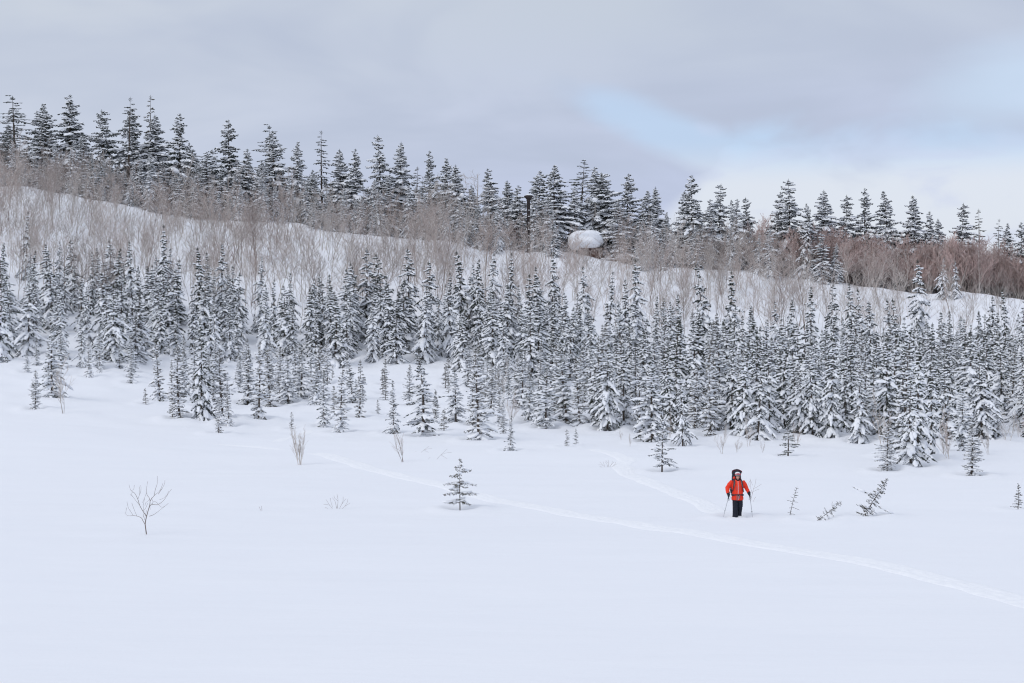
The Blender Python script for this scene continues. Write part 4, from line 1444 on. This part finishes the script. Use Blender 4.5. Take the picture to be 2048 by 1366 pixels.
def fuse(name, pieces, mat, parent, voxel, smooth=4, wrinkle=0.0):
    bag = Bag()
    for V, T in pieces:
        bag.raw(V, T)
    V, T = bag.bake(G(1))
    tmp = bpy.data.objects.new('tmp', np_mesh('tmp', V, T, [mat]))
    C.objects.link(tmp)
    md = tmp.modifiers.new('r', 'REMESH')
    md.mode = 'VOXEL'
    md.voxel_size = voxel
    md.use_smooth_shade = True
    sm = tmp.modifiers.new('s', 'SMOOTH')
    sm.iterations = smooth
    sm.factor = .5
    dg = bpy.context.evaluated_depsgraph_get()
    me = bpy.data.meshes.new_from_object(tmp.evaluated_get(dg))
    me.name = name
    bpy.data.objects.remove(tmp)
    if wrinkle:
        co = np.empty(len(me.vertices) * 3, np.float32)
        me.vertices.foreach_get('co', co)
        co = co.reshape(-1, 3)
        no = np.array([v.normal[:] for v in me.vertices])
        w = vnoise(co[:, 0] * 9 + co[:, 1] * 4, co[:, 2] * 22, 31) + .6 * vnoise(co[:, 0] * 22, co[:, 2] * 35 + co[:, 1] * 9, 32)
        co = co + no * (w * wrinkle)[:, None]
        me.vertices.foreach_set('co', co.astype(np.float32).ravel())
    me.materials.clear()
    me.materials.append(mat)
    me.polygons.foreach_set('use_smooth', [True] * len(me.polygons))
    me.update()
    return link(name, me, parent)


def ell(c, s, sub=2):
    v, f = ico(sub)
    return v * np.array(s) + np.array(c), f


pp = at_uv(1475, 1035)
PX, PY, PZ = pp
PLOC = (PX, PY, PZ + .01)
person = thing('person', 'skier in an orange-red jacket and dark trousers wading forward through the snow with two poles', 'person', PLOC)
SHL, SHR = (-.185, .0, 1.325), (.185, .0, 1.325)
ELL, ELR = (-.375, .0, 1.10), (.325, .03, 1.11)
WRL, WRR = (-.365, -.13, .90), (.415, -.07, .905)
head = (0.0, -.045, 1.515)
# body: one continuous surface under the clothes
pieces = [ell(head, (.074, .092, .108), 3), ell((0, -.055, 1.435), (.052, .062, .042), 2), ell((0, -.140, 1.505), (.013, .018, .024), 2), ell((0, -.132, 1.528), (.010, .014, .026), 2),
          ell((-.076, -.035, 1.51), (.012, .02, .03), 2), ell((.076, -.035, 1.51), (.012, .02, .03), 2), ell((-.035, -.118, 1.492), (.024, .018, .020), 2), ell((.035, -.118, 1.492), (.024, .018, .020), 2),
          ell((0, -.128, 1.448), (.022, .016, .016), 2),
          loft([(0, 0, 1.30), (0, -.01, 1.40), (0, -.03, 1.47)], [(.065, .065), (.056, .058), (.054, .056)]),
          loft([(0, .01, .68), (0, .01, .85), (0, .0, 1.02), (0, 0, 1.2), (0, 0, 1.33), (0, 0, 1.38)], [(.155, .11), (.14, .10), (.15, .11), (.17, .12), (.15, .10), (.07, .06)]),
          loft([SHL, ELL, WRL, (-.355, -.17, .85)], [(.052, .052), (.043, .043), (.030, .030), (.035, .02)], 12),
          loft([SHR, ELR, WRR, (.425, -.10, .86)], [(.052, .052), (.043, .043), (.030, .030), (.035, .02)], 12),
          loft([(-.085, .0, .78), (-.10, -.10, .40), (-.105, -.09, -.02), (-.105, -.09, -.12)], [(.085, .09), (.062, .065), (.042, .045), (.04, .05)], 12),
          loft([(.085, .01, .78), (.085, -.02, .41), (.075, .13, .02), (.075, .12, -.10)], [(.085, .09), (.062, .065), (.042, .045), (.04, .05)], 12)]
fuse('body', pieces, M['skin'], person, .011, 2)
# trousers
pieces = [loft([(0, .01, .62), (0, .01, .72), (0, .01, .80)], [(.168, .125), (.172, .13), (.165, .12)]),
          loft([(-.092, .0, .74), (-.102, -.07, .52), (-.100, -.11, .38), (-.098, -.10, .18), (-.095, -.095, -.10)], [(.100, .11), (.104, .108), (.098, .10), (.096, .10), (.108, .115)], 14),
          loft([(.092, .01, .74), (.097, .0, .52), (.092, -.02, .40), (.078, .08, .18), (.068, .13, -.10)], [(.100, .11), (.104, .108), (.098, .10), (.090, .10), (.096, .11)], 14)]
fuse('trousers', pieces, M['pants'], person, .014, 3, .016)
# jacket
pieces = [loft([(0, .01, .655), (0, .01, .72), (0, .0, .84), (0, 0, .98), (0, 0, 1.15), (0, 0, 1.28), (0, .0, 1.36), (0, -.01, 1.41)],
               [(.228, .190), (.226, .188), (.200, .163), (.215, .168), (.226, .168), (.222, .152), (.160, .125), (.10, .095)], 24),
          loft([SHL, (-.295, .0, 1.215), ELL, (-.385, -.06, 1.01), WRL], [(.092, .092), (.088, .090), (.086, .086), (.078, .078), (.066, .066)], 16),
          loft([SHR, (.262, .01, 1.225), ELR, (.372, -.015, 1.01), WRR], [(.092, .092), (.086, .088), (.080, .081), (.071, .071), (.060, .060)], 16)]
fuse('jacket', pieces, M['jacket'], person, .012, 3, .012)
fuse('hood', [ell((-.085, .07, 1.455), (.075, .07, .062), 2), ell((.0, .085, 1.44), (.12, .06, .06), 2), ell((.085, .07, 1.43), (.06, .06, .045), 2)], M['jacket'], person, .012, 3, .012)
fuse('collar', [loft([(0, -.02, 1.365), (0, -.03, 1.41), (0, -.035, 1.43)], [(.098, .098), (.088, .09), (.082, .086)])], M['black'], person, .010, 3)
# fleece balaclava framing the face
b = Bag()
k = 26
V = []
for i in range(k + 1):
    t = math.pi * (1.0 + i / k) if False else -math.pi * .5 + (i / k - .5) * 2 * math.pi * .82 + 0
    cx, cz = math.cos(t) * .080, math.sin(t) * .112
    V.append(((cx), -.075, 1.515 + cz * .92 - .012))
tube(b, V, [.024] * (k + 1), 8)
obj_bag('balaclava', b, M['black'], person)
# hat
b = Bag()
prof = [(.100, 1.566), (.103, 1.585), (.102, 1.62), (.094, 1.65), (.074, 1.675), (.045, 1.690), (.0, 1.696)]
lathe(b, prof, 24, 0, -.035)
obj_bag('hat', b, M['white'], person)
b = Bag()
lathe(b, [(.098, 1.548), (.106, 1.55), (.108, 1.562), (.106, 1.574), (.100, 1.576)], 24, 0, -.035)
obj_bag('hat_band', b, M['black'], person)
b = Bag()       # red knitted motif across the front of the hat
for ang in np.linspace(-1.15, 1.15, 7):
    rr = .106
    c = (rr * math.sin(ang), -.035 - rr * math.cos(ang), 1.612 + .012 * (1 - abs(ang)))
    blob(b, c, (.021, .009, .022 if abs(ang) > .5 else .036), 0, .05, 2)
obj_bag('hat_motif', b, M['red'], person)
for sx in (-1, 1):
    b = Bag()
    blob(b, (sx * .030, -.130, 1.532), (.012, .006, .007), 1, 0, 1)
    obj_bag('eye', b, M['eye'], person)
    b = Bag()
    tube(b, [(sx * .016, -.138, 1.549), (sx * .030, -.138, 1.553), (sx * .046, -.128, 1.549)], [.003, .004, .002], 4)
    obj_bag('eyebrow', b, M['black'], person)
b = Bag()
tube(b, [(-.022, -.138, 1.466), (-.008, -.147, 1.469), (.008, -.147, 1.469), (.022, -.138, 1.466)], [.003, .006, .006, .003], 6)
obj_bag('mouth', b, M['lips'], person)
# jacket details: zip, chest pockets
b = Bag()
tube(b, [(0, -.184, .67), (0, -.182, .78), (0, -.164, .86), (0, -.172, 1.0), (0, -.174, 1.15), (0, -.156, 1.27), (0, -.130, 1.36)], [.007] * 7, 6)
obj_bag('zip', b, M['white'], person)
for sx in (-1, 1):
    b = Bag()
    tube(b, [(sx * .075, -.164, 1.00), (sx * .066, -.168, 1.08), (sx * .068, -.166, 1.17)], [.0055] * 3, 5)
    obj_bag('pocket_zip', b, M['strap'], person)
for sx, kx, ky in ((-1, -.19, -.17), (1, .155, .0)):
    b = Bag()
    tube(b, [(kx * .98, ky + .06, .62), (kx * 1.02, ky + .05, .42), (kx, ky + .06, .20), (kx, ky + .07, .03)], [.008] * 4, 5)
    obj_bag('side_stripe', b, M['maroon'], person)


def glove(side, wrist, palm, grip_dir, label=None):
    """mitten-thick ski glove: cuff, palm, four fingers closed round the grip and a thumb"""
    w, c, g = np.array(wrist), np.array(palm), np.array(grip_dir, float)
    g /= np.linalg.norm(g)
    fwd = np.array([0, -1., 0]) - g * (-g[1])
    fwd /= np.linalg.norm(fwd)
    out = np.cross(g, fwd)
    out *= np.sign(out[0]) * side
    pcs = [loft([w + np.array([0, .02, .045]), w, (w + c) / 2, c], [(.066, .066), (.064, .060), (.050, .046), (.046, .036)], 14),
           (ell(c, (.036, .040, .050), 2))]
    for k, L_ in enumerate((.030, .034, .032, .026)):
        o = c - g * (-.036 + k * .025) + out * .018
        a1 = o + fwd * (.030 + L_ * .3)
        a2 = a1 - out * .030 + fwd * .008
        a3 = a2 - out * .016 - fwd * L_ * .8
        pcs.append(loft([o, a1, a2, a3], [(.0145, .0145), (.0142, .0142), (.0132, .0132), (.0105, .0105)], 8, ref=tuple(g)))
    t0 = c + g * .036 - out * .020
    pcs.append(loft([t0, t0 + fwd * .028 - out * .014 + g * .012, t0 + fwd * .050 + out * .002 + g * .008, t0 + fwd * .056 + out * .020], [(.018, .018), (.016, .016), (.014, .014), (.011, .011)], 8, ref=tuple(g)))
    o = fuse('glove', pcs, M['glove'], person, .0055, 2)
    return o


PCL, PCR = (-.355, -.175, .825), (.432, -.115, .845)
TIPL, TIPR = np.array((-.60, -.30, -.08)), np.array((.535, -.30, -.12))
TOPL, TOPR = np.array(PCL), np.array(PCR)
dl = (TOPL - TIPL) / np.linalg.norm(TOPL - TIPL)
dr = (TOPR - TIPR) / np.linalg.norm(TOPR - TIPR)
hl = TOPL + np.array([0, -.038, 0])
hr = TOPR + np.array([0, -.038, 0])
glove(-1, WRL, PCL, dl)
glove(1, WRR, PCR, dr)


def pole(hand, d, tip, label):
    o = thing('ski_pole', label, 'ski pole', PLOC)
    b = Bag()
    a0, a1 = hand + d * .07, hand - d * .14
    tube(b, [a0 + d * .015, a0, hand, a1], [.008, .019, .015, .016], 8)
    obj_bag('grip', b, M['glove'], o)
    b = Bag()
    tube(b, [a1, (a1 + tip) / 2, tip + d * .25], [.011, .010, .009], 8)
    tube(b, [tip + d * .25, tip], [.009, .004], 8)
    obj_bag('shaft', b, M['metal'], o)
    b = Bag()
    c = tip + d * .36
    tube(b, [c - d * .022, c, c + d * .022], [.014, .021, .014], 10)
    obj_bag('clamp', b, M['glove'], o)
    b = Bag()
    c = tip + d * .10
    tube(b, [c - d * .006, c, c + d * .006], [.040, .046, .020], 14)
    obj_bag('basket', b, M['glove'], o)
    b = Bag()
    s0 = hand + d * .05
    tube(b, [s0, s0 + np.array([.035, -.02, -.10]), s0 + np.array([.02, -.02, -.20]), s0 + np.array([-.02, -.01, -.24]), s0 + np.array([-.012, -.01, -.14]), s0], [.006, .006, .006, .006, .006, .006], 5)
    obj_bag('wrist_strap', b, M['glove'], o)
    return o


pole(hl, dl, TIPL, "slanting ski pole held wide in the skier's lower hand")
pole(hr, dr, TIPR, "upright ski pole held in the skier's farther outstretched hand")

# backpack
pack = thing('backpack', 'tall dark rucksack with maroon-edged lid rising behind the skier head', 'backpack', PLOC)
fuse('pack_body', [loft([(0, .27, .78), (0, .28, .95), (0, .29, 1.2), (0, .28, 1.45), (0, .27, 1.62)], [(.15, .10), (.175, .125), (.18, .13), (.178, .125), (.165, .115)], 20),
                   ell((-.19, .27, 1.0), (.05, .07, .16), 2), ell((.19, .27, 1.0), (.05, .07, .16), 2)], M['pack'], pack, .014, 2, .010)
fuse('lid', [loft([(0, .25, 1.60), (0, .24, 1.66), (0, .24, 1.72), (0, .25, 1.745)], [(.182, .135), (.186, .142), (.172, .13), (.12, .09)], 20)], M['pack'], pack, .012, 2, .008)
b = Bag()
V = []
for i in range(23):
    t = math.pi * i / 22
    V.append((-.178 * math.cos(t), .11 + .02 * math.sin(t), 1.655 + .098 * math.sin(t)**.6))
tube(b, V, [.014] * 23, 6)
obj_bag('lid_trim', b, M['maroon'], pack)
for sx in (-1, 1):
    b = Bag()
    P = [(sx * .10, .16, 1.42), (sx * .122, .02, 1.425), (sx * .140, -.115, 1.345), (sx * .160, -.166, 1.20), (sx * .190, -.148, 1.06), (sx * .222, -.03, .95), (sx * .19, .15, .90)]
    tube(b, P, [.022, .026, .028, .026, .018, .014, .012], 8)
    obj_bag('shoulder_strap', b, M['pack'], pack)
    b = Bag()
    tube(b, [(sx * .112, -.118, 1.375), (sx * .130, -.180, 1.26), (sx * .158, -.188, 1.16)], [.010, .010, .008], 6)
    obj_bag('strap_webbing', b, M['strap'], pack)
b = Bag()
V = [(.216 * math.sin(t), -.178 * math.cos(t), .845 + .012 * math.cos(2 * t)) for t in np.linspace(-2.3, 2.3, 25)]
tube(b, V, [.018 + .010 * (abs(t) > .7) for t in np.linspace(-2.3, 2.3, 25)], 8)
obj_bag('hip_belt', b, M['pack'], pack)
b = Bag()
blob(b, (0, -.194, .845), (.040, .016, .026), 1, .02, 1)
obj_bag('buckle', b, M['glove'], pack)
for sx, l in ((-1, .20), (1, .13)):
    b = Bag()
    tube(b, [(sx * .034, -.196, .845), (sx * .050, -.206, .80), (sx * .048, -.206, .845 - l)], [.014, .016, .014], 4)
    obj_bag('loose_strap', b, M['strap'], pack)

# snow pushed up round the legs
b = Bag()
blob(b, (PX - .02, PY - .02, PZ - .065), (.42, .38, .12), 2, .10, 4)
blob(b, (PX + .07, PY - .12, PZ - .02), (.13, .12, .07), 1, .12, 5)
blob(b, (PX - .2, PY - .2, PZ - .045), (.2, .16, .08), 1, .12, 6)
o = obj_bag('churned_snow', b, M['trail'])
o['kind'] = 'structure'
tri = sum(len(m.loop_triangles) if m.loop_triangles else len(m.polygons) for m in bpy.data.meshes)
print('MESH POLYS', tri, 'firs', len(firs), len(firs_rest), 'birch', len(birches), len(birch_rest), 'spruce', len(spruces))
